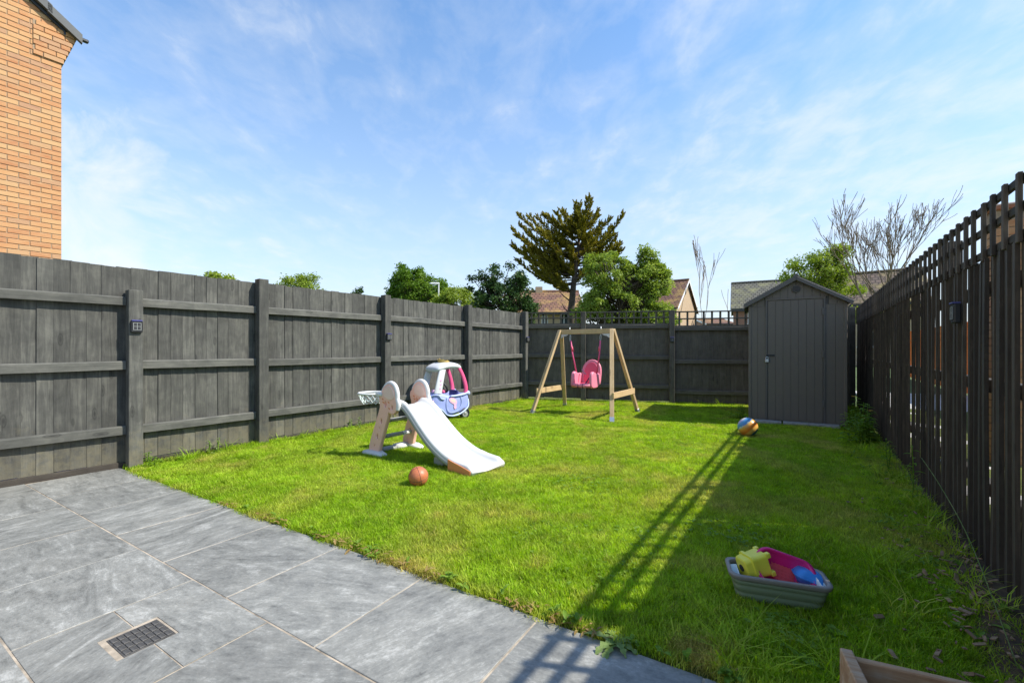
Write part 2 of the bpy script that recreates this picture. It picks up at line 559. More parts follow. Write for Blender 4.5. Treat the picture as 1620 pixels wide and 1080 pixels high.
def slab_mat():
    m, t, bs = newmat('slate_grey_porcelain')
    tc = t.n('ShaderNodeTexCoord').outputs['Object']
    oi = t.n('ShaderNodeObjectInfo')
    rn = oi.outputs['Random']
    # each slab prints its riven figure in a direction of its own
    ang = t.math('ADD', t.math('MULTIPLY', t.math('ROUND', t.math('FRACT', t.math('MULTIPLY', rn, 7.31))), 1.35), t.math('SUBTRACT', t.math('MULTIPLY', t.math('FRACT', t.math('MULTIPLY', rn, 23.7)), 0.9), 0.45))
    rot = t.n('ShaderNodeVectorRotate', {'rotation_type': 'Z_AXIS'}, Vector=tc, Angle=ang).outputs[0]
    sc = t.n('ShaderNodeVectorMath', {'operation': 'SCALE'}, i0=(41.0, 17.0, 9.0))
    t.link(rn, sc.inputs['Scale'])
    v = t.vmath('ADD', rot, sc.outputs[0])
    st = t.n('ShaderNodeMapping', None, Vector=v, Scale=(5.0, 1.5, 3)).outputs[0]
    n1 = t.noise(st, 1.5, 8, 0.66, 1.6)
    n2 = t.noise(v, 4.5, 6, 0.65, 1.0)
    n3 = t.noise(v, 70, 4, 0.7)
    n4 = t.noise(st, 7, 6, 0.7, 0.5)
    n5 = t.noise(st, 26, 5, 0.75, 0.8)
    f = t.math('ADD', t.math('ADD', t.math('MULTIPLY', n1, 0.30), t.math('MULTIPLY', n2, 0.20)), t.math('ADD', t.math('MULTIPLY', n3, 0.14), t.math('ADD', t.math('MULTIPLY', n4, 0.20), t.math('MULTIPLY', n5, 0.16))))
    col = t.ramp(f, [(0.39, (0.092, 0.091, 0.082)), (0.465, (0.175, 0.174, 0.157)), (0.53, (0.245, 0.243, 0.219)), (0.60, (0.43, 0.425, 0.39))])
    warm = t.ramp(n2, [(0.45, 0.0), (0.7, 0.35)])
    col = t.mix(warm, col, (0.27, 0.26, 0.225))
    hv = t.n('ShaderNodeHueSaturation', None, Value=t.math('ADD', 0.88, t.math('MULTIPLY', rn, 0.24)), Color=col)
    t.link(hv.outputs[0], bs.inputs['Base Color'])
    t.link(t.math('ADD', 0.42, t.math('MULTIPLY', n1, 0.25)), bs.inputs['Roughness'])
    t.link(t.n('ShaderNodeBump', None, Strength=0.7, Distance=0.005, Height=f).outputs[0], bs.inputs['Normal'])
    return m


def brick_mat(name='buff_orange_brick', k=1.0):
    m, t, bs = newmat(name)
    vec, rn = objvec(t)
    g = t.n('ShaderNodeMapping', None, Vector=vec, Scale=(5, 5, 26)).outputs[0]
    n = t.noise(g, 1.4, 5, 0.65, 0.6)
    n2 = t.noise(vec, 90, 3, 0.7)
    base = t.ramp(rn, [(0.0, (0.44 * k, 0.17 * k, 0.07 * k)), (0.3, (0.52 * k, 0.225 * k, 0.09 * k)), (0.55, (0.56 * k, 0.28 * k, 0.115 * k)), (0.8, (0.57 * k, 0.34 * k, 0.155 * k)), (1.0, (0.40 * k, 0.20 * k, 0.12 * k))])
    l = t.ramp(n, [(0.3, 0.0), (0.7, 1.0)])
    col = t.mix(t.math('MULTIPLY', l, 0.65), base, (0.60 * k, 0.38 * k, 0.19 * k))
    t.link(col, bs.inputs['Base Color'])
    bs.inputs['Roughness'].default_value = 0.9
    t.link(t.n('ShaderNodeBump', None, Strength=0.5, Distance=0.004, Height=t.math('ADD', n, n2)).outputs[0], bs.inputs['Normal'])
    return m


def farbrick_mat(name, c1, c2, mortar):
    m, t, bs = newmat(name)
    tc = t.n('ShaderNodeTexCoord').outputs['Object']
    sx_ = t.n('ShaderNodeSeparateXYZ', None, Vector=tc)
    v = t.n('ShaderNodeCombineXYZ', None, X=t.math('ADD', sx_.outputs[0], sx_.outputs[1]), Y=sx_.outputs[2], Z=0.0).outputs[0]
    b = t.n('ShaderNodeTexBrick', None, Vector=v, Color1=(*c1, 1), Color2=(*c2, 1), Mortar=(*mortar, 1), Scale=1.0)
    b.inputs['Mortar Size'].default_value = 0.012
    b.inputs['Brick Width'].default_value = 0.225
    b.inputs['Row Height'].default_value = 0.075
    n = t.noise(tc, 1.5, 5, 0.6)
    t.link(t.mix(0.25, b.outputs[0], t.ramp(n, [(0.3, tuple(c * 0.6 for c in c1)), (0.7, c2)])), bs.inputs['Base Color'])
    bs.inputs['Roughness'].default_value = 0.9
    return m


def roof_mat(name, c1, c2, moss):
    m, t, bs = newmat(name)
    uvn = t.n('ShaderNodeTexCoord').outputs['Object']
    sx_ = t.n('ShaderNodeSeparateXYZ', None, Vector=uvn)
    v = t.n('ShaderNodeCombineXYZ', None, X=sx_.outputs[0], Y=t.math('MULTIPLY', sx_.outputs[2], 1.5), Z=0.0).outputs[0]
    b = t.n('ShaderNodeTexBrick', None, Vector=v, Color1=(*c1, 1), Color2=(*c2, 1), Mortar=(*(c * 0.3 for c in c1), 1), Scale=1.0)
    b.inputs['Mortar Size'].default_value = 0.035
    b.inputs['Brick Width'].default_value = 0.33
    b.inputs['Row Height'].default_value = 0.32
    n = t.noise(uvn, 0.7, 6, 0.7)
    mf = t.ramp(n, [(0.48, 0.0), (0.66, 0.75)])
    t.link(t.mix(mf, b.outputs[0], moss), bs.inputs['Base Color'])
    bs.inputs['Roughness'].default_value = 0.9
    t.link(t.n('ShaderNodeBump', None, Strength=0.8, Distance=0.03, Height=b.outputs[1]).outputs[0], bs.inputs['Normal'])
    return m


def ball_mat():
    m, t, bs = newmat('painted_beach_ball')
    tc = t.n('ShaderNodeTexCoord').outputs['Object']
    sx_ = t.n('ShaderNodeSeparateXYZ', None, Vector=tc)
    n = t.noise(tc, 11, 2, 0.5)
    z = t.math('ADD', t.math('MULTIPLY', sx_.outputs[2], 4.0), 0.5)
    zz = t.math('ADD', z, t.math('MULTIPLY', t.math('SUBTRACT', n, 0.5), 0.10))
    c = t.ramp(zz, [(0.0, (0.05, 0.22, 0.22)), (0.15, (0.02, 0.13, 0.16)), (0.19, (0.72, 0.40, 0.08)), (0.30, (0.75, 0.42, 0.10)), (0.38, (0.70, 0.18, 0.02)),
                     (0.50, (0.74, 0.26, 0.04)), (0.60, (0.72, 0.36, 0.06)), (0.655, (0.70, 0.40, 0.10)), (0.69, (0.06, 0.20, 0.45)), (0.84, (0.08, 0.28, 0.52)), (0.93, (0.60, 0.46, 0.60))], 'EASE')
    vo = t.n('ShaderNodeTexVoronoi', None, Vector=tc, Scale=11.0)
    dots = t.ramp(vo.outputs['Distance'], [(0.26, 1.0), (0.31, 0.0)])
    dm = t.math('MULTIPLY', dots, t.ramp(zz, [(0.66, 0.0), (0.70, 0.8)]))
    c = t.mix(dm, c, (0.62, 0.70, 0.42))
    t.link(c, bs.inputs['Base Color'])
    bs.inputs['Roughness'].default_value = 0.28
    return m


M['lawn'] = lawn_ground_mat()
M['slab'] = slab_mat()
M['brick'] = brick_mat(k=0.95)
M['ball'] = ball_mat()
M['tanbrick'] = farbrick_mat('tan_far_brick', (0.50, 0.33, 0.16), (0.42, 0.27, 0.13), (0.5, 0.45, 0.38))
M['redbrick'] = farbrick_mat('red_far_brick', (0.38, 0.15, 0.075), (0.30, 0.11, 0.06), (0.42, 0.36, 0.3))
M['roof_red'] = roof_mat('red_brown_roof_tiles', (0.22, 0.105, 0.065), (0.16, 0.08, 0.055), (0.40, 0.26, 0.07))
M['roof_brown'] = roof_mat('brown_roof_tiles', (0.17, 0.115, 0.085), (0.12, 0.085, 0.065), (0.30, 0.24, 0.08))
M['roof_grey'] = roof_mat('grey_green_roof_tiles', (0.16, 0.15, 0.115), (0.11, 0.105, 0.085), (0.26, 0.25, 0.11))
M['basketball'] = simple('basketball_rubber', (0.50, 0.155, 0.065), 0.45, 0, 90, 0.12, 0.25)
M['farpaving'] = simple('pale_paving', (0.50, 0.47, 0.43), 0.9, 0, 4, 0.2, 0.1)
M['farground'] = simple('rough_far_grass', (0.07, 0.11, 0.025), 0.95, 0, 1.2, 0.4, 0.4)

# ------------------------------------------------------------------ survey of the garden
U = Vector((0.854, -0.520, 0)).normalized()      # along the patio edge
V = Vector((0.520, 0.854, 0)).normalized()       # from the patio to the lawn
V_EDGE = 1.605
LF0 = Vector((-3.56, 4.15, 0)); LFD = Vector((0.581, 0.814, 0)).normalized()     # left fence
RF0 = Vector((2.157, 1.864, 0)); RFD = Vector((0.556, 0.831, 0)).normalized()    # right fence
LF_END = 6.58
BF0 = LF0 + LFD * LF_END
BF1 = Vector((6.33, 8.22, 0))
BFD = (BF1 - BF0).normalized()
BF_LEN = (BF1 - BF0).length
RF_END = (BF1 - RF0).dot(RFD)


def ang(d):
    return math.atan2(d.y, d.x)


# ------------------------------------------------------------------ ground, patio
tag(MB().add([(-400, -300, -0.06), (400, -300, -0.06), (400, 900, -0.06), (-400, 900, -0.06)], [(0, 1, 2, 3)]).obj('ground', M['farground']),
    'rough grassy ground beyond the garden fences', 'ground', kind='structure')


def pt(u, v, z=0.0):
    p = U * u + V * v
    return Vector((p.x, p.y, z))


# lawn soil sheet, slightly uneven
def lawn_h(x, y):
    return 0.008 * math.sin(x * 1.9 + 0.4) * math.sin(y * 1.3) + 0.006 * math.sin(x * 4.1 + y * 2.7)


mb = MB()
NX = 60
for i in range(NX + 1):
    for j in range(NX + 1):
        u = -5.2 + 13.4 * i / NX
        v = V_EDGE + 0.004 + 9.2 * j / NX
        p = pt(u, v)
        e = min(1.0, (v - V_EDGE) / 0.4)
        mb.v.append((p.x, p.y, -0.012 + lawn_h(p.x, p.y) * e))
mb.f = [(i * (NX + 1) + j, (i + 1) * (NX + 1) + j, (i + 1) * (NX + 1) + j + 1, i * (NX + 1) + j + 1) for i in range(NX) for j in range(NX)]
tag(mb.obj('lawn', M['lawn'], smooth=True), 'lawn soil between the fences under the grass', 'lawn', kind='structure')

patio = empty('patio')
tag(patio, 'grey slate-look slab patio with sandy joints', 'patio', kind='structure')
mb = MB()
z0, z1 = -0.055, -0.0025
cs = [pt(-6.4, -2.2), pt(3.2, -2.2), pt(3.2, V_EDGE - 0.006), pt(-6.4, V_EDGE - 0.006)]
mb.prism([(p.x, p.y) for p in cs], z0, z1)
mb.obj('joint_bed', M['mortar'], patio)
JW = 0.0075


def slab(u0, u1, v0, v1, hole=None):
    c = pt((u0 + u1) / 2, (v0 + v1) / 2)
    hu, hv = (u1 - u0 - JW) / 2, (v1 - v0 - JW) / 2
    m_ = MB().box(-hu, hu, -hv, hv, -0.022, 0.0, None, 0.0018)
    o = m_.obj('slab', M['slab'], patio)
    o.location = (c.x, c.y, random.uniform(-0.001, 0.001))
    o.rotation_euler = (random.uniform(-.001, .001), random.uniform(-.001, .001), ang(U) + random.uniform(-.002, .002))


def below_left_fence(u, v):
    p = pt(u, v)
    return (p - LF0).dot(Vector((-LFD.y, LFD.x, 0)))     # >0 outside


def clip_fence(poly):
    out = []
    for i in range(len(poly)):
        a, b = poly[i], poly[(i + 1) % len(poly)]
        da, db = below_left_fence(*a), below_left_fence(*b)
        if da <= 0:
            out.append(a)
        if da * db < 0:
            t_ = da / (da - db)
            out.append((a[0] + (b[0] - a[0]) * t_, a[1] + (b[1] - a[1]) * t_))
    return out


def cutslab(poly):
    m_ = MB()
    c = pt(sum(p[0] for p in poly) / len(poly), sum(p[1] for p in poly) / len(poly))
    loc = []
    for p in poly:
        q = pt(*p) - c
        loc.append((q.dot(U), q.dot(V)))
    m_.prism(loc, -0.022, 0.0)
    o = m_.obj('slab', M['slab'], patio)
    o.location = (c.x, c.y, 0)
    o.rotation_euler = (0, 0, ang(U))


rows = [(V_EDGE, 1.012, -0.846), (1.012, 0.424, -1.771 + 0.004), (0.424, -0.17, -0.846), (-0.17, -0.765, -1.767)]
PU = 0.6255
for (va, vb, ref) in rows:
    k0 = -8
    for k in range(-7, 7):
        u0 = ref + PU * k
        u1 = u0 + PU
        if u1 < -5.6 or u0 > 2.4:
            continue
        # the slab row second from the lawn holds the drain cover: its two cut slabs are laid below
        if abs(va - 1.012) < 1e-6 and abs(u0 - (-1.767 - PU)) < 0.02:
            continue
        poly = clip_fence([(u0 + JW / 2, vb + JW / 2), (u1 - JW / 2, vb + JW / 2), (u1 - JW / 2, va - JW / 2), (u0 + JW / 2, va - JW / 2)])
        if len(poly) == 4 and max(below_left_fence(*q) for q in poly) < -0.001:
            slab(u0, u1, vb, va)
        elif len(poly) >= 3:
            cutslab(poly)

# drain cover in the second row: cell -2.393..-1.767 , two slabs cut round the frame
uA, uB, vA, vB = -1.767 - PU, -1.767, 0.424, 1.012
gc = [gp(155, 1015), gp(249, 974), gp(282, 999), gp(184, 1047)]
fu = [p.dot(U) for p in gc]; fv = [p.dot(V) for p in gc]
f_u0, f_u1 = (fu[0] + fu[1]) / 2, (fu[2] + fu[3]) / 2
f_v0, f_v1 = (fv[0] + fv[3]) / 2, (fv[1] + fv[2]) / 2
um = -2.075
vm = (gp(182, 967).dot(V) + gp(283, 1050).dot(V)) / 2


h = JW / 2
cutslab([(uA + h, vm + .003), (f_u0, vm + .003), (f_u0, f_v1), (f_u1, f_v1), (f_u1, vm + .003), (uB - h, vm + .003), (uB - h, vB - h), (uA + h, vB - h)])
cutslab([(uA + h, vA + h), (uB - h, vA + h), (uB - h, vm - .003), (f_u1, vm - .003), (f_u1, f_v0), (f_u0, f_v0), (f_u0, vm - .003), (uA + h, vm - .003)])
dr = empty('drain_cover', pt((f_u0 + f_u1) / 2, (f_v0 + f_v1) / 2, 0), ang(U))
tag(dr, 'small cast iron drain cover with square pattern set in the patio', 'drain cover')
hu, hv = (f_u1 - f_u0) / 2, (f_v1 - f_v0) / 2
mb = MB()
mb.box(-hu + .001, hu - .001, -hv + .001, hv - .001, -0.03, -0.0015)
mb.obj('mortar_frame', M['mortar'], dr)
ic = [gp(170.6, 1011), gp(252, 978.5), gp(274.8, 1004), gp(193.7, 1039)]
cc = sum(ic, Vector()) / 4
iu = abs((ic[3] - ic[0]).dot(U)) / 2
iv = abs((ic[1] - ic[0]).dot(V)) / 2
off = (cc - pt((f_u0 + f_u1) / 2, (f_v0 + f_v1) / 2))
ou, ov = off.dot(U), off.dot(V)
mb = MB()
mb.box(ou - iu, ou + iu, ov - iv, ov + iv, -0.028, 0.0006)
pl_ = mb.obj('cover_plate', M['iron'], dr)
stud = MB().box(-0.5, 0.5, -0.5, 0.5, -0.002, 0.0, None, 0.0)
nu, nv = 4, 7
for i in range(nu):
    for j in range(nv):
        cu_, cv_ = ou - iu * .93 + (i + .5) * 2 * iu * .93 / nu, ov - iv * .95 + (j + .5) * 2 * iv * .95 / nv
        a_, b_ = iu * .93 / nu * .86, iv * .95 / nv * .86
        k = MB().box(-a_, a_, -b_, b_, 0, 0.0035, None, 0.001).obj('raised_square', M['iron'], pl_)
        k.location = (cu_, cv_, 0.0004)


# ------------------------------------------------------------------ fences
def board_mesh(w_, h_, t0=0.015, t1=0.006, mat=None, warp=0.0, n=3):
    """feather-edged board, x across, z up, thick edge at +x"""
    mb_ = MB()
    rings = []
    tb = random.uniform(-.004, .004)
    for i in range(n + 1):
        z = h_ * i / n
        dy = warp * math.sin(math.pi * i / n)
        s = tb if i == n else 0
        rings.append([Vector((-w_ / 2, -t1 / 2 + dy, z)), Vector((w_ / 2, -t0 / 2 + dy, z + s)), Vector((w_ / 2, t0 / 2 + dy, z + s)), Vector((-w_ / 2, t1 / 2 + dy, z))])
    mb_.loft(rings)
    return mb_.mesh('board', mat)


def rail_mesh(L, hgt, dep, mat):
    """arris-like rail along x, sloping upper face towards -y"""
    mb_ = MB()
    prof = [(0, -hgt / 2), (-dep, -hgt / 2), (-dep, hgt / 2 - dep * .25), (-dep * .8, hgt / 2), (0, hgt / 2)]
    rings = [[Vector((x, y + dy, z + dz)) for (y, z) in prof] for x, dy, dz in ((0, 0, 0), (L * .33, .002, random.uniform(-.004, .004)), (L * .66, -.002, random.uniform(-.004, .004)), (L, 0, 0))]
    mb_.loft(rings)
    return mb_.mesh('rail', mat)


def post_mesh(s, h_, mat, cap=0.0):
    return MB().box(-s / 2, s / 2, -s / 2, s / 2, -0.03, h_, None, 0.004).mesh('post', mat)


# --- left fence
lf = empty('board_fence', LF0, ang(LFD))
tag(lf, 'tall grey painted close-board fence along the sunny left side of the lawn', 'fence')
lposts = [-3.66, -1.83, 0.0, 1.14, 2.88, 4.70, 6.53]
lheights = [1.87, 1.87, 1.64, 1.885, 1.875, 1.875, 1.88]
for t_, hh in zip(lposts, lheights):
    place('post', post_mesh(0.105, hh, M['fence']), lf, loc=(t_, -0.055, 0))
variants = [board_mesh(0.118 + random.uniform(-.006, .006), 1.80, 0.017, 0.007, M['fence'], random.uniform(-.004, .004)) for _ in range(7)]
for a, b in zip(lposts[:-1], lposts[1:]):
    lo, hi = a + 0.0, b - 0.0
    n = max(3, round((hi - lo) / 0.103))
    for i in range(n):
        x = lo + (hi - lo) * (i + .5) / n
        place('board', random.choice(variants), lf, loc=(x, 0.022 + random.uniform(-.002, .002), 0.055 + random.uniform(-.006, .006)),
              rot=(random.uniform(-.002, .002), random.uniform(-.003, .003), R(4.2) + random.uniform(-.02, .02)))
    for z in (1.545, 0.945, 0.345):
        o = place('rail', rail_mesh(b - a - 0.11, 0.078, 0.046, M['rail']), lf, loc=(a + 0.055, 0.004, z + random.uniform(-.012, .012)))
        o.rotation_euler = (0, random.uniform(-.006, .006), 0)
    g = MB().box(a + .02, b - .02, 0.0, 0.028, -0.03, 0.05, None, 0.003).obj('gravel_board', M['rrail'], lf)

# --- back fence with trellis
bf = empty('trellis_fence', BF0, ang(BFD))
tag(bf, 'dark shaded close-board fence with trellis top along the back of the lawn', 'fence')
bposts = [0.0, (gp(923, 634) - BF0).dot(BFD), (gp(1062, 637.5) - BF0).dot(BFD), (gp(1062, 637.5) - BF0).dot(BFD) + 1.83, BF_LEN - 0.05]
bdz = [0.02, 0.0, -0.05, -0.05]
for i, t_ in enumerate(bposts):
    place('post', post_mesh(0.1, 1.86 if i not in (0,) else 1.88, M['dfence']), bf, loc=(t_, -0.05, 0))
bvar = [board_mesh(0.116 + random.uniform(-.006, .006), 1.5, 0.016, 0.007, M['dfence'], random.uniform(-.003, .003)) for _ in range(6)]


def lath(a, b, w_, d_, name, mat, parent):
    return MB().beam(a, b, w_, d_, (0, 1, 0), 0.0).obj(name, mat, parent)


for (a, b, dz) in zip(bposts[:-1], bposts[1:], bdz):
    n = round((b - a) / 0.103)
    for i in range(n):
        x = a + (b - a) * (i + .5) / n
        place('board', random.choice(bvar), bf, loc=(x, 0.022, 0.04 + dz + random.uniform(-.006, .006)), rot=(0, random.uniform(-.003, .003), R(4.2) + random.uniform(-.02, .02)))
    for z in (1.545 + dz, 0.92 + dz * 1.6, 0.33 + dz * 1.9):
        place('rail', rail_mesh(b - a - 0.105, 0.075, 0.045, M['drail']), bf, loc=(a + 0.052, 0.004, z))
    # trellis
    zb, zt = 1.565 + dz, 1.865 + dz * .4
    for z in (zb + 0.03, (zb + zt) / 2 + 0.01, zt - 0.016):
        lath((a + 0.05, -0.012, z), (b - 0.05, -0.012, z), 0.024, 0.036, 'trellis_rail', M['drail'], bf)
    nn = max(3, round((b - a) / 0.15))
    um_ = MB().box(-0.018, 0.018, -0.010, 0.010, 0, zt - zb, None).mesh('trellis_upright', M['dfence'])
    for i in range(1, nn):
        place('trellis_upright', um_, bf, loc=(a + (b - a) * i / nn, 0.012, zb))

# --- right fence: feather-edge boards facing us, slits between them
rf = empty('slatted_fence', RF0, ang(RFD))
tag(rf, 'dark board fence with trellis top and daylight slits along the right side', 'fence')
T0, T1 = -2.4, RF_END - 0.05
rvar = [board_mesh(0.108 + random.uniform(-.008, .004), 1.56, 0.007, 0.017, M['rfence'], random.uniform(-.006, .006), 5) for _ in range(10)]
n = round((T1 - T0) / 0.098)
for i in range(n):
    x = T0 + (T1 - T0) * (i + .5) / n
    a_ = random.choice((3, 4, 5, 6, 6, 7, 8, 9))
    place('board', random.choice(rvar), rf, loc=(x + random.uniform(-.006, .006), 0.0, random.uniform(-.008, .008)), rot=(random.uniform(-.004, .004), random.uniform(-.005, .005), -R(a_)))
for z in (0.35, 0.90, 1.42):
    MB().box(T0, T1, -0.085, -0.040, z - .035, z + .035, None, 0.004).obj('rail', M['rrail'], rf)
for k in range(6):
    x = T0 + 0.03 + (T1 - T0 - 0.06) * k / 5
    place('post', post_mesh(0.095, 1.85, M['rfence']), rf, loc=(x, -0.09, 0))
for z in (1.585, 1.705, 1.822):
    MB().box(T0, T1, -0.014, 0.004, z - .019, z + .019, None, 0.003).obj('trellis_rail', M['rrail'], rf)
um_ = MB().box(-0.016, 0.016, 0.005, 0.021, 1.545, 1.842, None, 0.002).mesh('trellis_upright', M['rfence'])
nn = round((T1 - T0) / 0.15)
for i in range(nn + 1):
    place('trellis_upright', um_, rf, loc=(T0 + (T1 - T0) * i / nn, 0, random.uniform(-.004, .004)), rot=(0, random.uniform(-.006, .006), 0))


# --- solar lights on the posts
def solar_light(pos, rz, label, s=0.085, hh=0.09):
    e = empty('solar_light', pos, rz)          # local -y points into the garden
    tag(e, label, 'solar light', 'black solar lights on the fence posts')
    MB().box(-s / 2, s / 2, -0.03, 0, -hh / 2, hh / 2, None, 0.006).obj('housing', M['black'], e)
    MB().box(-s * .34, s * .34, -0.033, -0.029, -hh * .30, hh * .34, None, 0.001).obj('lens', M['black'], e)
    p = MB().box(-s * .45, s * .45, -0.038, 0.0, hh / 2 - .002, hh / 2 + 0.008, None, 0.002).obj('solar_panel', M['navy'], e)
    fr_ = MB()
    for (x0_, x1_, z0_, z1_) in ((-.34, .34, .31, .34), (-.34, .34, -.30, -.27), (-.34, -.30, -.27, .31), (.30, .34, -.27, .31), (-.02, .02, -.27, .31), (-.30, -.02, .0, .03), (.02, .30, .0, .03)):
        fr_.box(x0_ * s, x1_ * s, -0.0355, -0.0325, z0_ * hh, z1_ * hh)
    fr_.obj('lens_grid', M['greyp'], e)


def onleft(t_, z):
    p = LF0 + LFD * t_ + Vector((LFD.y, -LFD.x, 0)) * 0.108
    return (p.x, p.y, z)


solar_light(onleft(0.0, 1.30), ang(LFD), 'square black solar light on the short fence post beside the patio', 0.085, 0.105)
solar_light(onleft(2.88, 1.265), ang(LFD), 'black solar light on the sunny fence post behind the slide')
solar_light(onleft(6.53, 1.29), ang(LFD), 'black solar light on the corner post where the two fences meet')
pb = BF0 + BFD * bposts[2] + Vector((BFD.y, -BFD.x, 0)) * 0.101
solar_light((pb.x, pb.y, 1.27), ang(BFD), 'black solar light on the shaded back fence between swing and shed')
pr = RF0 + RFD * 0.86 + Vector((-RFD.y, RFD.x, 0)) * 0.02
solar_light((pr.x, pr.y, 1.305), ang(RFD) + math.pi, 'black solar light on the dark slatted right fence', 0.08, 0.115)

# ------------------------------------------------------------------ brick house beyond the left fence
HC = Vector((-6.98, 6.85, 0)); HD = Vector((-0.588, -0.809, 0)).normalized()     # corner, and along the gable towards us
# house frame: x runs from the corner along the gable towards the viewer, y away from the viewer (into the house), z up
hs = empty('brick_house', HC, ang(HD))
hs.scale = (1, 1, 1)
tag(hs, 'buff orange brick house gable rising above the left fence', 'house')
# with x = HD the left-hand normal (+y) points: rotate HD by 90 deg -> (0.809,-0.588) = towards the garden
WALLT = 0.25
wl = MB()
GW = 8.0
ridge_x = GW / 2
PITCH = math.tan(R(38.0))
Z_EAVE = 6.05          # underside of the verge at the corner
zr = Z_EAVE + ridge_x * PITCH
wl.prism([(0, 0), (GW, 0), (GW, Z_EAVE), (ridge_x, zr), (0, Z_EAVE)], -0.018, 0.25, Matrix(((1, 0, 0, 0), (0, 0, -1, 0), (0, 1, 0, 0), (0, 0, 0, 1))))
wall = wl.obj('wall', M['bmortar'], hs)
BL, BH, BD = 0.215, 0.065, 0.02
fullb = MB().box(0, BL, 0.0, BD, 0, BH, None, 0.003).mesh('brick', M['brick'])
halfb = MB().box(0, 0.1025, 0.0, BD, 0, BH, None, 0.003).mesh('brick', M['brick'])
bm_rest = MB()
zc0 = 1.5
ncourse = int((zr - zc0) / 0.075)
for c in range(ncourse):
    z = zc0 + 0.075 * c
    off = 0.0 if c % 2 == 0 else -0.1125
    x = off
    while x < GW - 0.2:
        x0 = x
        half = x0 < 0
        if half:
            x0 = 0.0
        zt = z + BH
        lim = Z_EAVE + x0 * PITCH - 0.02
        if zt < lim + 0.06:
            if x0 < 1.0 and z > 2.0:
                o = place('brick', halfb if half else fullb, wall)
                o.location = (x0, 0.006 + random.uniform(-.0015, .0015), z)
            elif z > 1.5:
                bm_rest.box(x0, x0 + (0.1025 if half else BL), 0.006, 0.006 + BD, z, z + BH)
        x += 0.225
# plain course texture for what lies outside the picture, still real bricks, joined
rb = bm_rest.obj('brickwork', M['brick'], wall)
rb['kind'] = 'stuff'
# corbelled kneeler: courses stepping out beyond the corner
ZK = 5.49
kn = MB()
for c in range(7):
    z = ZK + 0.075 * c
    out_ = -0.024 * (c + 1)
    x = out_
    xe = 0.30
    first = True
    while x < xe - 0.02:
        ln = min(BL if (c % 2 == 0 or not first) else 0.1025, xe - x)
        if z + BH < Z_EAVE + 0.04 + (x + ln) * PITCH:
            o = MB().box(0, ln, 0, 0.03, 0, BH, None, 0.003).obj('corbel_brick', M['brick'], wall)
            o.location = (x, 0.016, z)
        x += ln + 0.01
        first = False
    kn.box(out_ + .004, xe + .003, -0.2, 0.030, z - 0.006, z + 0.0705)
kn.obj('corbel_bed', M['bmortar'], hs)
# roof: two slopes, verge caps, soffit shadow board, gutter
rfm = MB()
LEN = 9.0
ov = 0.04
for sgn in (0, 1):
    xa = -ov if sgn == 0 else GW + ov
    za = Z_EAVE + 0.06 - ov * PITCH
    rfm.add([(xa, 0.085, za), (ridge_x, 0.085, zr + 0.06), (ridge_x, -LEN, zr + 0.06), (xa, -LEN, za),
             (xa, 0.085, za + .05), (ridge_x, 0.085, zr + 0.11), (ridge_x, -LEN, zr + 0.11), (xa, -LEN, za + .05)],
            [(0, 1, 2, 3), (4, 7, 6, 5), (0, 4, 5, 1), (1, 5, 6, 2), (2, 6, 7, 3), (3, 7, 4, 0)])
roof = rfm.obj('roof', M['roof_grey'], hs)
dx_ = 0.33
k = 0
x = -0.22
while x < 3.2:
    za = Z_EAVE + 0.075 + x * PITCH
    zb = Z_EAVE + 0.075 + (x + dx_) * PITCH
    v_ = []
    for (xx, zz) in ((x, za + .022), (x + dx_ + .05, zb + .045)):
        v_ += [(xx, 0.06, zz - 0.085), (xx, 0.125, zz - 0.085), (xx, 0.125, zz + 0.05), (xx, 0.0, zz + 0.05)]
    MB().loft([[Vector(p) for p in v_[:4]], [Vector(p) for p in v_[4:]]]).obj('verge_cap', M['verge'], roof)
    x += dx_
g = MB()
arc = [(0.055 * math.cos(R(a)), 0.055 * math.sin(R(a))) for a in range(180, 361, 30)]
arc2 = [(0.048 * math.cos(R(a)), 0.048 * math.sin(R(a))) for a in range(360, 179, -30)]
ring = arc + arc2
zg = Z_EAVE + 0.03 - ov * PITCH
g.loft([[Vector((-ov - 0.045 + p[0], y, zg + 0.045 + p[1])) for p in ring] for y in (0.07, -LEN)])
g.obj('gutter', M['gutter'], hs)
MB().box(-0.30, -0.20, 0.03, 0.10, Z_EAVE - .10, Z_EAVE - .055, None, .01).obj('gutter_end', M['gutter'], hs)
MB().box(-ov - .005, -ov + .02, -LEN, 0.05, zg - .10, zg + .05).obj('fascia_board', M['gutter'], hs)
sf = MB()
sf.add([(-ov, 0.055, Z_EAVE - ov * PITCH - .0), (ridge_x, 0.055, zr), (ridge_x, 0.055, zr - .12), (-ov + .02, 0.055, Z_EAVE - ov * PITCH - 0.03),
        (-ov, -0.02, Z_EAVE - ov * PITCH - .0), (ridge_x, -0.02, zr), (ridge_x, -0.02, zr - .12), (-ov + .02, -0.02, Z_EAVE - ov * PITCH - .03)],
       [(0, 1, 2, 3), (7, 6, 5, 4), (0, 3, 7, 4), (3, 2, 6, 7), (1, 0, 4, 5), (2, 1, 5, 6)])
sf.obj('barge_board', M['gutter'], hs)
# the house's other walls
MB().box(0.01, WALLT, -LEN + .2, -0.02, 0, Z_EAVE - .1).obj('side_wall', M['redbrick'], hs)
MB().box(GW - WALLT, GW - .01, -LEN + .2, -0.02, 0, Z_EAVE - .1).obj('side_wall', M['redbrick'], hs)

# ------------------------------------------------------------------ garden shed
SH0 = Vector((3.58, 6.66, 0)); SHD = Vector((0.883, -0.469, 0)).normalized()
sh = empty('garden_shed', SH0, ang(SHD))
tag(sh, 'dark grey plank-effect plastic shed with apex roof in the far corner', 'shed')
SW, SDp, SE, SA = 1.168, 1.75, 1.765, 2.10


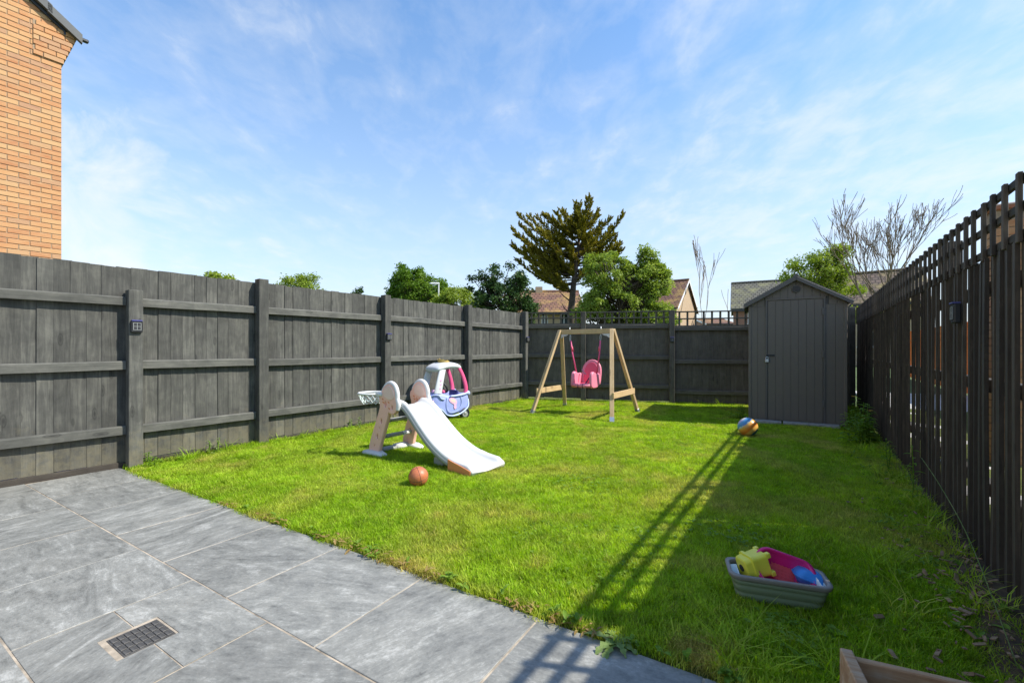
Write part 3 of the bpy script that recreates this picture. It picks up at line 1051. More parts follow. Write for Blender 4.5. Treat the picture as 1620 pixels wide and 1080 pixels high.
def gable_z(x):
    return SE + (SA - SE) * (1 - abs(x - SW / 2) / (SW / 2))


def plankrow(x0, x1, n, z0, z1, y, name, parent, mat, follow=False, th=0.02):
    for i in range(n):
        a, b = x0 + (x1 - x0) * i / n + 0.0016, x0 + (x1 - x0) * (i + 1) / n - 0.0016
        m_ = MB()
        za, zb = (gable_z(a) - .02, gable_z(b) - .02) if follow else (z1, z1)
        pts_ = [(a, z0), (b, z0), (b, zb)]
        if follow and a < SW / 2 < b:
            pts_.append((SW / 2, gable_z(SW / 2) - .02))
        pts_.append((a, za))
        mm = Matrix(((1, 0, 0, 0), (0, 0, 1, 0), (0, 1, 0, 0), (0, 0, 0, 1)))
        m_.prism(pts_, y, y + th, mm)
        m_.obj(name, mat, parent)


# carcass behind the planks (dark, slightly back)
cb = MB()
cb.prism([(0.01, 0.02), (SW - .01, 0.02), (SW - .01, SE - .01), (SW / 2, SA - .02), (.01, SE - .01)], 0.018, SDp, Matrix(((1, 0, 0, 0), (0, 0, 1, 0), (0, 1, 0, 0), (0, 0, 0, 1))))
cb.obj('carcass', M['shedroof'], sh)
DX0, DX1, DZ1 = 0.235, 0.905, 1.80
plankrow(0.0, DX0 - 0.03, 2, 0.03, 1.72, -0.002, 'plank', sh, M['shed'])
plankrow(DX1 + 0.03, SW, 2, 0.03, 1.72, -0.002, 'plank', sh, M['shed'])
MB().box(-0.018, 0.02, -0.014, 0.03, 0.02, 1.74, None, 0.006).obj('corner_trim', M['shed'], sh)
MB().box(SW - 0.02, SW + 0.018, -0.014, 0.03, 0.02, 1.74, None, 0.006).obj('corner_trim', M['shed'], sh)
MB().box(DX0 - .034, DX0 - .004, -0.016, 0.02, 0.03, DZ1 + .03, None, 0.004).obj('door_post', M['shedroof'], sh)
MB().box(DX1 + .004, DX1 + .034, -0.016, 0.02, 0.03, DZ1 + .03, None, 0.004).obj('door_post', M['shedroof'], sh)
MB().box(DX0 - .034, DX1 + .034, -0.018, 0.02, DZ1 + .005, DZ1 + .034, None, 0.004).obj('lintel', M['shed'], sh)
# gable planks (upper part either side and above the door)
gp_ = 12
for i in range(gp_):
    a, b = SW * i / gp_ + .002, SW * (i + 1) / gp_ - .002
    zlo = DZ1 + .036 if (b > DX0 - .035 and a < DX1 + .035) else 1.722
    za, zb = gable_z(a) - .015, gable_z(b) - .015
    if min(za, zb) - zlo < 0.004:
        continue
    MB().prism([(a, zlo), (b, zlo), (b, zb), (a, za)], -0.002, 0.018, Matrix(((1, 0, 0, 0), (0, 0, 1, 0), (0, 1, 0, 0), (0, 0, 0, 1)))).obj('gable_plank', M['shed'], sh)
door = MB().box(DX0, DX1, 0.002, 0.017, 0.055, DZ1).obj('door', M['shedroof'], sh)
plankrow(DX0, DX1, 7, 0.05, DZ1, -0.012, 'door_plank', door, M['shed'], False, 0.015)
for z in (0.32, 1.02, 1.62):
    MB().box(DX1 - .012, DX1 + .02, -0.024, -0.012, z - .05, z + .05, None, 0.003).obj('hinge', M['shedroof'], sh)
# hasp and padlock
lk = MB()
lk.box(DX0 - .02, DX0 + 0.085, -0.026, -0.016, 0.985, 1.01, None, 0.002)
hasp = lk.obj('hasp', M['black'], sh)
lk = MB()
lk.box(DX0 - .038, DX0 + 0.012, -0.048, -0.022, 0.895, 0.945, None, 0.006)
lk.tube([(DX0 - .013 + 0.018 * math.cos(R(a)), -0.035, 0.945 + 0.03 * math.sin(R(a))) for a in range(0, 181, 20)], 0.005, 6)
lk.obj('padlock', M['zinc'], hasp)
# round vent
vt = MB().lathe([(0, 0.0), (0.052, 0.0), (0.056, 0.006), (0.048, 0.012), (0, 0.012)], 24, Matrix.Translation((SW / 2, -0.003, 1.955)) @ Matrix.Rotation(R(90), 4, 'X')).obj('vent', M['shedroof'], sh)
for k in range(4):
    z = 1.955 - .03 + .02 * k
    ww = math.sqrt(.045 ** 2 - (z - 1.955) ** 2)
    MB().box(SW / 2 - ww, SW / 2 + ww, -0.022, -0.0155, z - .006, z + .006).obj('vent_slat', M['black'], vt)
# roof
for sgn in (-1, 1):
    ex = SW / 2 + sgn * (SW / 2 + 0.075)
    ez = SE - 0.075 * (SA - SE) / (SW / 2) + 0.012
    m_ = MB()
    y0, y1 = -0.055, SDp + .05
    m_.add([(SW / 2, y0, SA + .012), (ex, y0, ez), (ex, y1, ez), (SW / 2, y1, SA + .012), (SW / 2, y0, SA + .05), (ex, y0, ez + .038), (ex, y1, ez + .038), (SW / 2, y1, SA + .05)],
           [(0, 1, 2, 3), (7, 6, 5, 4), (0, 4, 5, 1), (1, 5, 6, 2), (2, 6, 7, 3), (3, 7, 4, 0)])
    rp = m_.obj('roof_panel', M['shedroof'], sh)
    m_ = MB()
    m_.beam((SW / 2, -0.062, SA + .005), (ex, -0.062, ez - .006), 0.05, 0.025, (0, 1, 0), 0.003)
    m_.obj('barge_trim', M['shedroof'], sh)
MB().tube([(SW / 2, -0.07, SA + .045), (SW / 2, SDp + .06, SA + .045)], 0.028, 8).obj('ridge_cap', M['shedroof'], sh)
for (a, b, lab) in (((0.06, -0.13), (0.40, -0.13), 'short grey concrete edging slab in front of the shed, nearer the beach ball'), ((0.42, -0.13), (1.08, -0.13), 'long grey concrete edging slab in front of the shed door')):
    p = SH0 + SHD * a[0] + Vector((-SHD.y, SHD.x, 0)) * a[1]
    o = MB().box(0, b[0] - a[0], -0.07, 0.07, -0.02, 0.055, None, 0.008).obj('edging_slab', M['concrete'])
    o.location = p
    o.rotation_euler = (0, 0, ang(SHD) - 0.03)
    tag(o, lab, 'slab')

# ------------------------------------------------------------------ swing
WL, WR = Vector((0.664, 7.885, 0)), Vector((1.827, 7.10, 0))
sw = empty('toddler_swing', (WL + WR) / 2, ang(WR - WL))
tag(sw, 'pine A-frame toddler swing with pink bucket seat on the lawn', 'swing')
# local: x along beam, y away from the viewer
half_base, half_top, half_span, HT = 0.70, 0.455, 0.60, 1.385
legs_top = {}
for sx_ in (-1, 1):
    for sy in (-1, 1):
        a = Vector((sx_ * half_base, sy * half_span, 0.0))
        b = Vector((sx_ * (half_top + .02), sy * 0.03, HT + .03))
        lg = MB().beam((0, 0, 0.0), (0, 0, (b - a).length), 0.065, 0.042, (0, 1, 0), 0.003).obj('leg', M['pine'], sw)
        lg.location = a
        lg.rotation_mode = 'QUATERNION'
        lg.rotation_quaternion = (b - a).to_track_quat('Z', 'Y')
        sh_ = MB().beam((0, 0, 0.0), (0, 0, 0.075), 0.070, 0.047, (0, 1, 0), 0.002).obj('metal_shoe', M['zinc'], lg)
    # brace between the two legs
    f_ = 0.275
    A = Vector((sx_ * (half_base + (half_top - half_base) * f_ + 0.04), -half_span * (1 - f_) - .05, HT * f_))
    B = Vector((sx_ * (half_base + (half_top - half_base) * f_ + 0.04), half_span * (1 - f_) + .05, HT * f_))
    br = MB().beam((0, 0, 0), (0, 0, (B - A).length), 0.03, 0.085, (0, 0, 1), 0.003)
    br = MB().box(-.014, .014, -.045, .045, 0, (B - A).length, None, .002).obj('brace', M['pine'], sw)
    br.location = A
    br.rotation_euler = (R(-90), 0, 0)
    # corner bracket
    plate('bracket', [[(0, 0), (0.15, 0), (0.10, -0.028), (0.06, -0.035), (0.03, -0.06), (0, -0.075)]], 0.004, 0.0008, M['zinc'], sw,
          Matrix.Translation((sx_ * -half_top * 1.0 * -1, -0.036, HT - 0.045)) @ Matrix.Rotation(R(90), 4, 'X') @ Matrix.Scale(-sx_, 4, (1, 0, 0)))
bmx = MB().box(-0.032, .032, -0.045, .045, -half_top - .03, half_top + .03, None, .003).obj('beam', M['pine'], sw)
bmx.location = (0, 0, HT)
bmx.rotation_euler = (0, R(90), 0)
bmx.scale = (1.25, .7, 1)
# seat assembly
ZS = 0.44
seat = empty('seat', (0.0, -0.02, ZS), 0)
seat.parent = sw
bk = [(-0.155, 0.0), (-0.165, 0.14), (-0.165, 0.26), (-0.145, 0.34), (-0.10, 0.405), (-0.04, 0.44), (0.03, 0.44), (0.09, 0.41), (0.14, 0.35), (0.16, 0.26), (0.16, 0.14), (0.155, 0.0)]
plate('backrest', [smooth_poly(bk, 2)], 0.05, 0.016, M['seatpink2'], seat, Matrix.Translation((0.03, 0.16, 0.02)) @ Matrix.Rotation(R(78), 4, 'X'))
plate('back_pad', [smooth_poly([(p[0] * .72, 0.06 + p[1] * .78) for p in bk], 2)], 0.02, 0.006, M['seatpink'], seat, Matrix.Translation((0.03, 0.135, 0.02)) @ Matrix.Rotation(R(78), 4, 'X'))
s_ = MB().box(-0.15, 0.17, -0.15, 0.17, 0.0, 0.075, None, 0.022).obj('seat_base', M['seatpink'], seat, smooth=True, sub=1)
for sx_ in (-1, 1):
    ar = [(-0.16, 0.0), (-0.165, 0.10), (-0.15, 0.22), (-0.10, 0.25), (-0.04, 0.23), (0.05, 0.20), (0.16, 0.22), (0.17, 0.02)]
    plate('side_arm', [smooth_poly(ar, 2)], 0.055, 0.02, M['seatpink2'], seat, Matrix.Translation((0.01 + sx_ * 0.165, 0, 0.01)) @ Matrix.Rotation(R(90), 4, 'Z') @ Matrix.Rotation(R(90), 4, 'X'))
MB().tube([(-0.15, -0.17, 0.05), (0.01, -0.19, 0.045), (0.17, -0.17, 0.05)], 0.035, 10).obj('front_lip', M['seatpink2'], seat, smooth=True)
for (a, b) in (((-0.10, 0.09, 0.30), (-0.01, 0.06, 0.22)), ((0.12, 0.05, 0.25), (0.05, -0.18, 0.02)), ((-0.03, -0.215, 0.075), (-0.03, -0.21, 0.0)), ((0.05, -0.215, 0.08), (0.05, -0.20, 0.0))):
    a, b = Vector(a), Vector(b)
    MB().tube([a, (a + b) / 2 + Vector((0, -.012, 0)), b], 0.014, 6, True, False, 0.25).obj('strap', M['purple'], seat)
for sx_ in (-1, 1):
    top = Vector((sx_ * 0.285, 0, HT - ZS - 0.06))
    lowp = Vector((0.01 + sx_ * 0.185, 0.03, 0.24))
    d_ = (lowp - top)
    MB().tube([top + d_ * .14, top + d_ * .5 + Vector((sx_ * .012, 0, 0)), lowp], 0.0135, 8).obj('rope', M['pink'], seat, smooth=True)
    MB().tube([top + d_ * .30, top + d_ * .42], 0.017, 8).obj('rope_adjuster', M['seatpink'], seat, smooth=True)
    ck = MB()
    pts_ = [top + Vector((0.012 * math.cos(R(a)) + d_.x * .07, 0, 0.055 * math.sin(R(a)) - .045)) for a in range(0, 360, 30)]
    ck.tube(pts_, 0.005, 6, False, True)
    ck.tube([top + Vector((0, 0, 0.012)), top + Vector((0, 0, .14))], 0.005, 6)
    ck.obj('carabiner', M['zinc'], seat, smooth=True)

# ------------------------------------------------------------------ slide with basketball hoop
SD = Vector((0.79, -0.61, 0)).normalized()
sl = empty('toddler_slide', (-1.294, 4.757, 0), ang(SD))
tag(sl, 'white and peach toddler slide with side basketball hoop', 'slide')
# local: x down the slide, y: left of travel = (0.61,0.79) away from the viewer
FACE = Matrix(((1, 0, 0, 0), (0, 0, -1, 0), (0, 1, 0, 0), (0, 0, 0, 1)))     # plate xy -> local xz


def leg_outline():
    L_ = [(-0.055, 0.03), (-0.045, 0.12), (0.05, 0.34), (0.10, 0.46), (0.115, 0.52), (0.095, 0.575), (0.10, 0.63), (0.13, 0.645), (0.15, 0.69), (0.20, 0.73), (0.255, 0.742),
          (0.31, 0.718), (0.34, 0.66), (0.345, 0.60), (0.365, 0.555), (0.36, 0.49), (0.32, 0.45), (0.28, 0.455), (0.235, 0.475), (0.225, 0.42), (0.18, 0.30), (0.11, 0.12), (0.085, 0.03)]
    return smooth_poly(L_, 1)


def slant(z):
    return 0.015 + 0.30 * z


leg_holes = [circ(0.195, 0.535, 0.028, 0.046, 14), circ(0.300, 0.510, 0.022, 0.036, 14), circ(slant(.36) + .01, .36, .023, .038, 14), circ(slant(.2), .2, .023, .038, 14),
             [(-.012 + .02, .085), (.022 + .02, .085), (.032 + .02, .125), (0.0 + .02, .125)], circ(slant(.28) + .01, .285, .014, .026, 10)]
for sy, mt, yy in ((-1, M['peach'], 0.22), (1, M['peach'], 0.22)):
    lean = R(2.0) * sy      # the sides lean in towards the top
    m_ = Matrix.Translation((0, sy * yy, 0)) @ Matrix.Rotation(lean, 4, 'X') @ FACE
    sp_ = plate('side_panel', [leg_outline()] + leg_holes, 0.05, 0.012, mt, sl, m_)
    rim = [(p[0], p[1]) for p in smooth_poly([(0.17, 0.62), (0.165, 0.67), (0.205, 0.71), (0.255, 0.722), (0.30, 0.698), (0.325, 0.65), (0.33, 0.61), (0.27, 0.585), (0.22, 0.60)], 2)]
    plate('face_panel', [rim], 0.060, 0.008, M['peach2'], sp_, m_)
    hd = catmull([(0.13, 0.65, 0), (0.155, 0.695, 0), (0.20, 0.732, 0), (0.255, 0.745, 0), (0.313, 0.72, 0), (0.345, 0.66, 0), (0.35, 0.60, 0), (0.372, 0.55, 0), (0.365, 0.49, 0)], 5)
    MB().tube([m_ @ p for p in hd], 0.024, 10, flat=1.25).obj('edge_trim', M['white'], sp_, smooth=True)
    for (ex, ez) in ((0.155, 0.585), (0.165, 0.555), (0.25, 0.56), (0.262, 0.50)):
        MB().box(-.014, .014, -.006, .006, -.027, .027, m_ @ Matrix.Translation((ex, ez, 0)) @ Matrix.Rotation(R(-25), 4, 'Z')).obj('moulded_mark', M['orange'], sp_)
    ft = MB()
    fy = sy * (yy + .02)
    ft.loft([[Vector((x, fy + dy * ww, z)) for (dy, z) in ((-1, 0), (-1, .7 * hz_), (-.7, hz_), (.7, hz_), (1, .7 * hz_), (1, 0))] for (x, ww, hz_) in ((-0.13, .03, .025), (-0.10, .055, .045), (0.0, .065, .055), (0.11, .06, .055), (0.18, .05, .04), (0.205, .025, .02))])
    ft.obj('foot', M['white'], sl, smooth=True)
mm = MB()
mm.loft([[Vector((0.0 + r_ * 1.5 * math.cos(R(a)), y, 0.032 + r_ * math.sin(R(a)))) for a in range(0, 360, 30)] for (y, r_) in ((-0.215, .03), (0.0, .028), (0.05, .03))])
mm.obj('ground_bar', M['greyp'], sl, smooth=True)
mm = MB()
mm.loft([[Vector((0.0 + r_ * 1.5 * math.cos(R(a)), y, 0.034 + r_ * math.sin(R(a)))) for a in range(0, 360, 30)] for (y, r_) in ((0.045, .036), (0.13, .04), (0.215, .036))])
mm.obj('ground_bar_sleeve', M['white'], sl, smooth=True)
for z in (0.19, 0.36):
    xx = slant(z) + .01
    MB().tube([(xx, -0.205, z), (xx, 0.08, z)], 0.026, 10, flat=.8).obj('step', M['greyp'], sl, smooth=True)
    MB().tube([(xx, 0.075, z), (xx, 0.205, z)], 0.028, 10, flat=.8).obj('step_sleeve', M['white'], sl, smooth=True)
# chute
prof = catmull([(0.27, 0, 0.520), (0.34, 0, 0.525), (0.42, 0, 0.505), (0.52, 0, 0.435), (0.66, 0, 0.315), (0.82, 0, 0.195), (0.98, 0, 0.110), (1.12, 0, 0.066), (1.26, 0, 0.045), (1.38, 0, 0.036)], 5)


def chute_section(p, tang, wd, lip, thick=0.02):
    nrm = Vector((-tang.z, 0, tang.x))
    pts_ = []
    outer = [(-wd - .012, -thick - .005), (-wd - .022, lip * .6), (-wd - .014, lip), (-wd + .012, lip + .004), (-wd + .03, lip * .55), (-wd + .05, 0.012), (-wd + .075, 0.002), (0, 0),
             (wd - .075, 0.002), (wd - .05, 0.012), (wd - .03, lip * .55), (wd - .012, lip + .004), (wd + .014, lip), (wd + .022, lip * .6), (wd + .012, -thick - .005), (0, -thick)]
    for (y, n_) in outer:
        pts_.append(p + Vector((0, y, 0)) + nrm * n_)
    return pts_


def wdf(fr):
    return 0.152 + .048 * min(1, fr * 1.25) ** 1.2


def chute_part(i0, i1, name, mat, grow=0.0, lipk=1.0):
    rings = []
    for i in range(i0, i1 + 1):
        t_ = (prof[min(i + 1, len(prof) - 1)] - prof[max(i - 1, 0)]).normalized()
        fr = i / (len(prof) - 1)
        lip = 0.055 * min(1, (len(prof) - 1 - i) / 4 + .25) * (0.35 + .65 * min(1, i / 4)) * lipk
        rings.append(chute_section(prof[i], t_, wdf(fr) + grow, lip))
    return MB().loft(rings).obj(name, mat, sl, smooth=True)


ch = chute_part(0, len(prof) - 1, 'chute', M['white'])
# grey underside edge and orange cheeks of the run-out
for sy in (-1, 1):
    m_ = MB()
    top_, bot_ = [], []
    rings = []
    i0, i1 = int(len(prof) * .75), len(prof) - 2
    for i in range(i0, i1 + 1):
        p = prof[i]
        k_ = (i - i0) / (i1 - i0)
        hi = 0.050 - 0.030 * k_ ** 2
        y0_, y1_ = sy * (wdf(i / (len(prof) - 1)) + .0235), sy * (wdf(i / (len(prof) - 1)) + .031)
        rings.append([Vector((p.x, y0_, 0.004)), Vector((p.x, y1_, 0.004)), Vector((p.x, y1_, p.z + hi)), Vector((p.x, y0_, p.z + hi))])
    MB().loft(rings).obj('runout_cheek', M['orange'] if sy < 0 else M['peach2'], sl, smooth=False)
    # grey moulded flange below the lip
    pts_ = [prof[q] + Vector((0, sy * (wdf(q / (len(prof) - 1)) + .014), 0.004)) for q in range(4, i0 + 1)]
    MB().tube(pts_, 0.020, 8, flat=1.3).obj('flange', M['greyp'], sl, smooth=True)
MB().box(0.82, 0.95, -0.15, 0.15, 0.0, 0.085, None, 0.01).obj('chute_foot', M['greyp'], sl)
kb = MB()
kb.lathe([(0, -.02), (.03, -.02), (.042, -.008), (.042, .008), (.03, .02), (0, .02)], 14, Matrix.Translation((0.62, 0.205, 0.25)) @ Matrix.Rotation(R(90), 4, 'X'))
kb.lathe([(0, -.02), (.025, -.02), (.034, -.008), (.034, .008), (.025, .02), (0, .02)], 14, Matrix.Translation((0.66, 0.205, 0.215)) @ Matrix.Rotation(R(90), 4, 'X'))
kb.lathe([(0, -.02), (.025, -.02), (.034, -.008), (.034, .008), (.025, .02), (0, .02)], 14, Matrix.Translation((0.60, 0.205, 0.20)) @ Matrix.Rotation(R(90), 4, 'X'))
kb.obj('side_knob', M['white'], sl, smooth=True)
# hoop, hung on the viewer's side panel, reaching back over the ladder
hr = 0.135
hcx, hcy, hcz = 0.12 - 0.03 - hr - .02, -0.200, 0.632
hp = MB()
hp.tube([(hcx + hr * math.cos(R(a)), hcy + hr * math.sin(R(a)), hcz) for a in range(0, 360, 12)], 0.012, 8, False, True)
hp.box(hcx + hr - .005, 0.145, hcy - .05, hcy + .05, hcz - .018, hcz + .018, None, .006)
hoop = hp.obj('hoop', M['white'], sl, smooth=True)
nt_ = MB()
nn_ = 14
lv = [(1.0, 0.0), (0.93, 0.032), (0.83, 0.064), (0.72, 0.095)]
def npnt(k_, l_):
    r_, dz_ = lv[l_]
    a = 2 * math.pi * (k_ + .5 * (l_ % 2)) / nn_
    return Vector((hcx + hr * r_ * .97 * math.cos(a), hcy + hr * r_ * .97 * math.sin(a), hcz - .008 - dz_ - .006 * math.sin(k_ * 2.3 + l_)))
for l_ in range(3):
    for k_ in range(nn_):
        a = npnt(k_, l_)
        for kk in ((k_, k_ + (1 if l_ % 2 else -1))):
            b = npnt(kk, l_ + 1)
            nt_.tube([a, (a + b) / 2 + Vector((0, 0, -.004)), b], 0.0032, 4, False)
nt_.obj('net', M['net'], hoop)

# ------------------------------------------------------------------ ride-on toy car
cr = empty('ride_on_car', (-1.07, 6.90, 0), math.atan2(-.70, -.71))
tag(cr, 'lilac ride-on toy car with white roof and pink pillars beside the fence', 'toy car')
st = [(-.375, .13, .20, .35), (-.36, .175, .15, .39), (-.32, .205, .115, .425), (-.24, .215, .115, .41), (-.15, .218, .085, .395), (-.04, .22, .065, .385), (.06, .22, .065, .39), (.15, .218, .085, .425), (.23, .213, .125, .445),
      (.30, .195, .14, .435), (.345, .165, .16, .40), (.37, .12, .19, .36)]
cav = {3: .25, 4: .2, 5: .2, 6: .2}


def car_ring(i):
    x, w_, z0_, z1_ = st[i]
    zi = cav.get(i, z1_ - .012)
    wi = w_ - .045 if i in cav else w_ - .06
    h_ = z1_ - z0_
    o_ = []
    right = [(w_ * .80, z1_), (w_ * .97, z1_ - .03), (w_ * 1.0, z0_ + h_ * .62), (w_ * .97, z0_ + h_ * .42), (w_ * .985, z0_ + h_ * .22), (w_ * .90, z0_ + h_ * .05), (w_ * .6, z0_)]
    o_ += [(y, z) for (y, z) in right]
    o_ += [(-y, z) for (y, z) in right[::-1]]
    o_ += [(-wi * .98, z1_ - .006), (-wi * .9, zi), (wi * .9, zi), (wi * .98, z1_ - .006)]
    return [Vector((x, y, z)) for (y, z) in o_]


body = MB().loft([car_ring(i) for i in range(len(st))]).obj('body', M['lilac'], cr, smooth=True, sub=2)
# moulded skirt line and fender lips (paler, proud)
for sy in (1, -1):
    sk = catmull([(-.36, sy * .16, .30), (-.33, sy * .205, .20), (-.24, sy * .222, .13), (-.12, sy * .228, .085), (0, sy * .231, .075), (.10, sy * .229, .10), (.17, sy * .226, .165), (.24, sy * .218, .20), (.31, sy * .19, .20), (.355, sy * .14, .215)], 4)
    MB().tube(sk, 0.013, 8).obj('skirt_lip', M['lilac2'], cr, smooth=True)
    hl = catmull([(.36, sy * .14, .36), (.31, sy * .195, .41), (.24, sy * .217, .40), (.20, sy * .223, .35), (.14, sy * .226, .335)], 4)
    MB().tube(hl, 0.010, 8).obj('wing_lip', M['lilac2'], cr, smooth=True)
    bl = catmull([(-.37, sy * .15, .37), (-.31, sy * .205, .40), (-.22, sy * .222, .385), (-.1, sy * .222, .375), (.03, sy * .222, .375)], 4)
    MB().tube(bl, 0.015, 8).obj('belt_lip', M['lilac2'], cr, smooth=True)
    MB().lathe([(0, .02), (.02, .018), (.034, .005), (.036, -.01), (0, -.012)], 16, Matrix.Translation((.335, sy * .155, .30)) @ Matrix.Rotation(R(38) * sy, 4, 'Z') @ Matrix.Rotation(R(90), 4, 'Y')).obj('headlight', M['redlamp'], cr, smooth=True)
    MB().lathe([(.036, .008), (.046, .004), (.048, -.012), (0, -.02)], 16, Matrix.Translation((.333, sy * .153, .30)) @ Matrix.Rotation(R(38) * sy, 4, 'Z') @ Matrix.Rotation(R(90), 4, 'Y')).obj('headlight_ring', M['decal'], cr, smooth=True)
    # door outline groove and sticker
    dm = Matrix.Translation((0, sy * .2225, 0)) @ FACE
    dl = [dm @ Vector(p) for p in catmull([(-.17, .36, 0), (-.185, .25, 0), (-.12, .15, 0), (0, .125, 0), (.085, .17, 0), (.105, .27, 0), (.09, .36, 0)], 5)]
    MB().tube(dl, 0.005, 6).obj('door_seam', M['lilac2'], cr, smooth=True)
    wing = smooth_poly([(.06, .345), (-.02, .35), (-.075, .32), (-.10, .27), (-.075, .235), (-.09, .19), (-.055, .165), (-.035, .20), (-.045, .245), (0.0, .265), (.05, .30)], 2)
    wing2 = smooth_poly([(.035, .33), (-.015, .335), (-.06, .31), (-.075, .275), (-.03, .275), (.02, .30)], 2)
    plate('sticker', [wing], 0.006, .001, M['decal'], cr, Matrix.Translation((0, sy * .2215, 0)) @ FACE)
    plate('sticker', [wing2], 0.009, .001, M['peach2'], cr, Matrix.Translation((0, sy * .2215, 0)) @ FACE)
    # pillars
    fp = catmull([(.23, sy * .175, .42), (.215, sy * .18, .50), (.185, sy * .178, .62), (.15, sy * .17, .73), (.12, sy * .16, .80)], 4)
    MB().tube(fp, [.074 - .0012 * i for i in range(len(fp))], 10, flat=.36, up=(0, 1, 0)).obj('front_pillar', M['white2'], cr, smooth=True)
    rp_ = catmull([(-.30, sy * .165, .39), (-.305, sy * .178, .47), (-.28, sy * .178, .58), (-.235, sy * .17, .70), (-.18, sy * .16, .80)], 4)
    MB().tube(rp_, [.040 - .0006 * i for i in range(len(rp_))], 10, flat=.6, up=(0, 1, 0)).obj('rear_pillar', M['pink'], cr, smooth=True)
    # wheels
    for (wx, wr) in ((-.27, .085), (.24, .075)):
        wm = Matrix.Translation((wx, sy * .185, wr)) @ Matrix.Rotation(R(90), 4, 'X')
        wh = MB().lathe([(wr * .72, -.032), (wr * .93, -.032), (wr, -.022), (wr, .022), (wr * .93, .032), (wr * .72, .032), (wr * .70, .02), (wr * .70, -.02), (wr * .72, -.032)], 24, wm).obj('wheel', M['black'], cr, smooth=True)
        MB().lathe([(0, -.026), (wr * .18, -.03), (wr * .22, -.024), (wr * .5, -.016), (wr * .71, -.024), (wr * .71, .024), (wr * .5, .016), (wr * .22, .024), (wr * .18, .03), (0, .026)], 20, wm).obj('hub', M['greyp'], wh, smooth=True)
# rear bumper pods
for sy in (1, -1):
    MB().lathe([(0, -.035), (.03, -.028), (.042, 0), (.03, .028), (0, .035)], 14, Matrix.Translation((-.345, sy * .17, .395)) @ Matrix.Rotation(R(90), 4, 'X')).obj('rear_lamp', M['lilac2'], cr, smooth=True)
# roof
rr = []
for (x, w_, z0_, z1_) in ((-.245, .12, .775, .80), (-.235, .165, .765, .825), (-.19, .195, .765, .865), (-.08, .21, .780, .895), (.05, .21, .778, .893), (.14, .205, .755, .868), (.21, .19, .735, .830), (.238, .15, .74, .80)):
    ring_ = []
    for a in range(0, 360, 30):
        ca, sa = math.cos(R(a)), math.sin(R(a))
        ring_.append(Vector((x, w_ * math.copysign(abs(ca) ** .6, ca), (z0_ + z1_) / 2 + (z1_ - z0_) / 2 * math.copysign(abs(sa) ** .7, sa))))
    rr.append(ring_)
MB().loft(rr).obj('roof', M['white2'], cr, smooth=True, sub=1)
# a gold tiara moulded on the roof
mb = MB()
rings = []
for k in range(21):
    a = R(-95 + 190 * k / 20)
    hh = 0.022 + 0.030 * (1 - abs(k - 10) / 10) + (0.010 if k % 4 == 2 else 0)
    c_, s_ = math.cos(a), math.sin(a)
    rings.append([Vector((-.02 + .085 * c_, .10 * s_, .872)), Vector((-.02 + .095 * c_, .11 * s_, .872)), Vector((-.02 + .10 * c_, .115 * s_, .884 + hh)), Vector((-.02 + .092 * c_, .107 * s_, .884 + hh))])
mb.loft(rings).obj('crown', M['gold'], cr)
sb = MB().box(-.24, -.17, -.13, .13, .22, .45, None, .03).obj('seat', M['navy'], cr, smooth=True, sub=1)
MB().box(-.2, .0, -.14, .14, .20, .25, None, .02).obj('seat_cushion', M['lilac'], cr)
sw_ = MB()
swm = Matrix.Translation((.045, .05, .505)) @ Matrix.Rotation(R(-62), 4, 'Y')
sw_.tube([swm @ Vector((.095 * math.cos(R(a)), .095 * math.sin(R(a)), 0)) for a in range(0, 360, 15)], .016, 8, False, True)
for a in (30, 150, 270):
    sw_.tube([swm @ Vector((0, 0, -.01)), swm @ Vector((.09 * math.cos(R(a)), .09 * math.sin(R(a)), 0))], .012, 6)
sw_.tube([swm @ Vector((0, 0, 0)), swm @ Vector((0, 0, -.10))], .014, 8)
sw_.obj('steering_wheel', M['black'], cr, smooth=True)
for k, (yy, mt) in enumerate(((-.10, M['decal']), (.12, M['pink']), (0.02, M['orange']))):
    MB().lathe([(0, -.03), (.024, -.02), (.03, 0), (.022, .02), (0, .028)], 12, Matrix.Translation((.12 - .03 * k, yy, .44))).obj('dash_toy', mt, cr, smooth=True)
for (zz, dxx) in ((.56, 0), (.62, .008), (.50, -.004)):
    plate('sticker', [smooth_poly([(-.02, 0), (0, .018), (.022, .006), (.012, -.02), (-.01, -.014)], 1)], .004, .0008, M['decal'], cr, Matrix.Translation((.205 + dxx - (zz - .5) * .22, .2035, zz)) @ FACE)


# ------------------------------------------------------------------ balls
def uv_sphere(r, n=32, k=20):
    return MB().lathe([(max(r * math.sin(math.pi * i / k), 1e-5), -r * math.cos(math.pi * i / k)) for i in range(k + 1)], n)


bb = gp(662, 769)
br_ = 0.078
o = uv_sphere(br_).obj('basketball', M['basketball'], smooth=True)
o.location = (bb.x, bb.y, br_ + .002)
o.rotation_euler = (R(14), R(-12), R(25))
tag(o, 'small orange basketball on the grass in front of the slide', 'basketball')
for rt in ((0, 0), (90, 0), (90, 90)):
    m_ = Matrix.Rotation(R(rt[1]), 4, 'Z') @ Matrix.Rotation(R(rt[0]), 4, 'X')
    MB().tube([m_ @ Vector((br_ * math.cos(R(a)), br_ * math.sin(R(a)), 0)) for a in range(0, 360, 10)], .0014, 5, False, True).obj('seam', M['black'], o)
bp_ = gp(1183, 690)
o = uv_sphere(0.116).obj('beach_ball', M['ball'], smooth=True)
o.location = (bp_.x, bp_.y, .118)
o.rotation_euler = (R(-14), R(-42), R(-10))
tag(o, 'shiny orange and blue painted play ball on the lawn near the shed', 'ball')

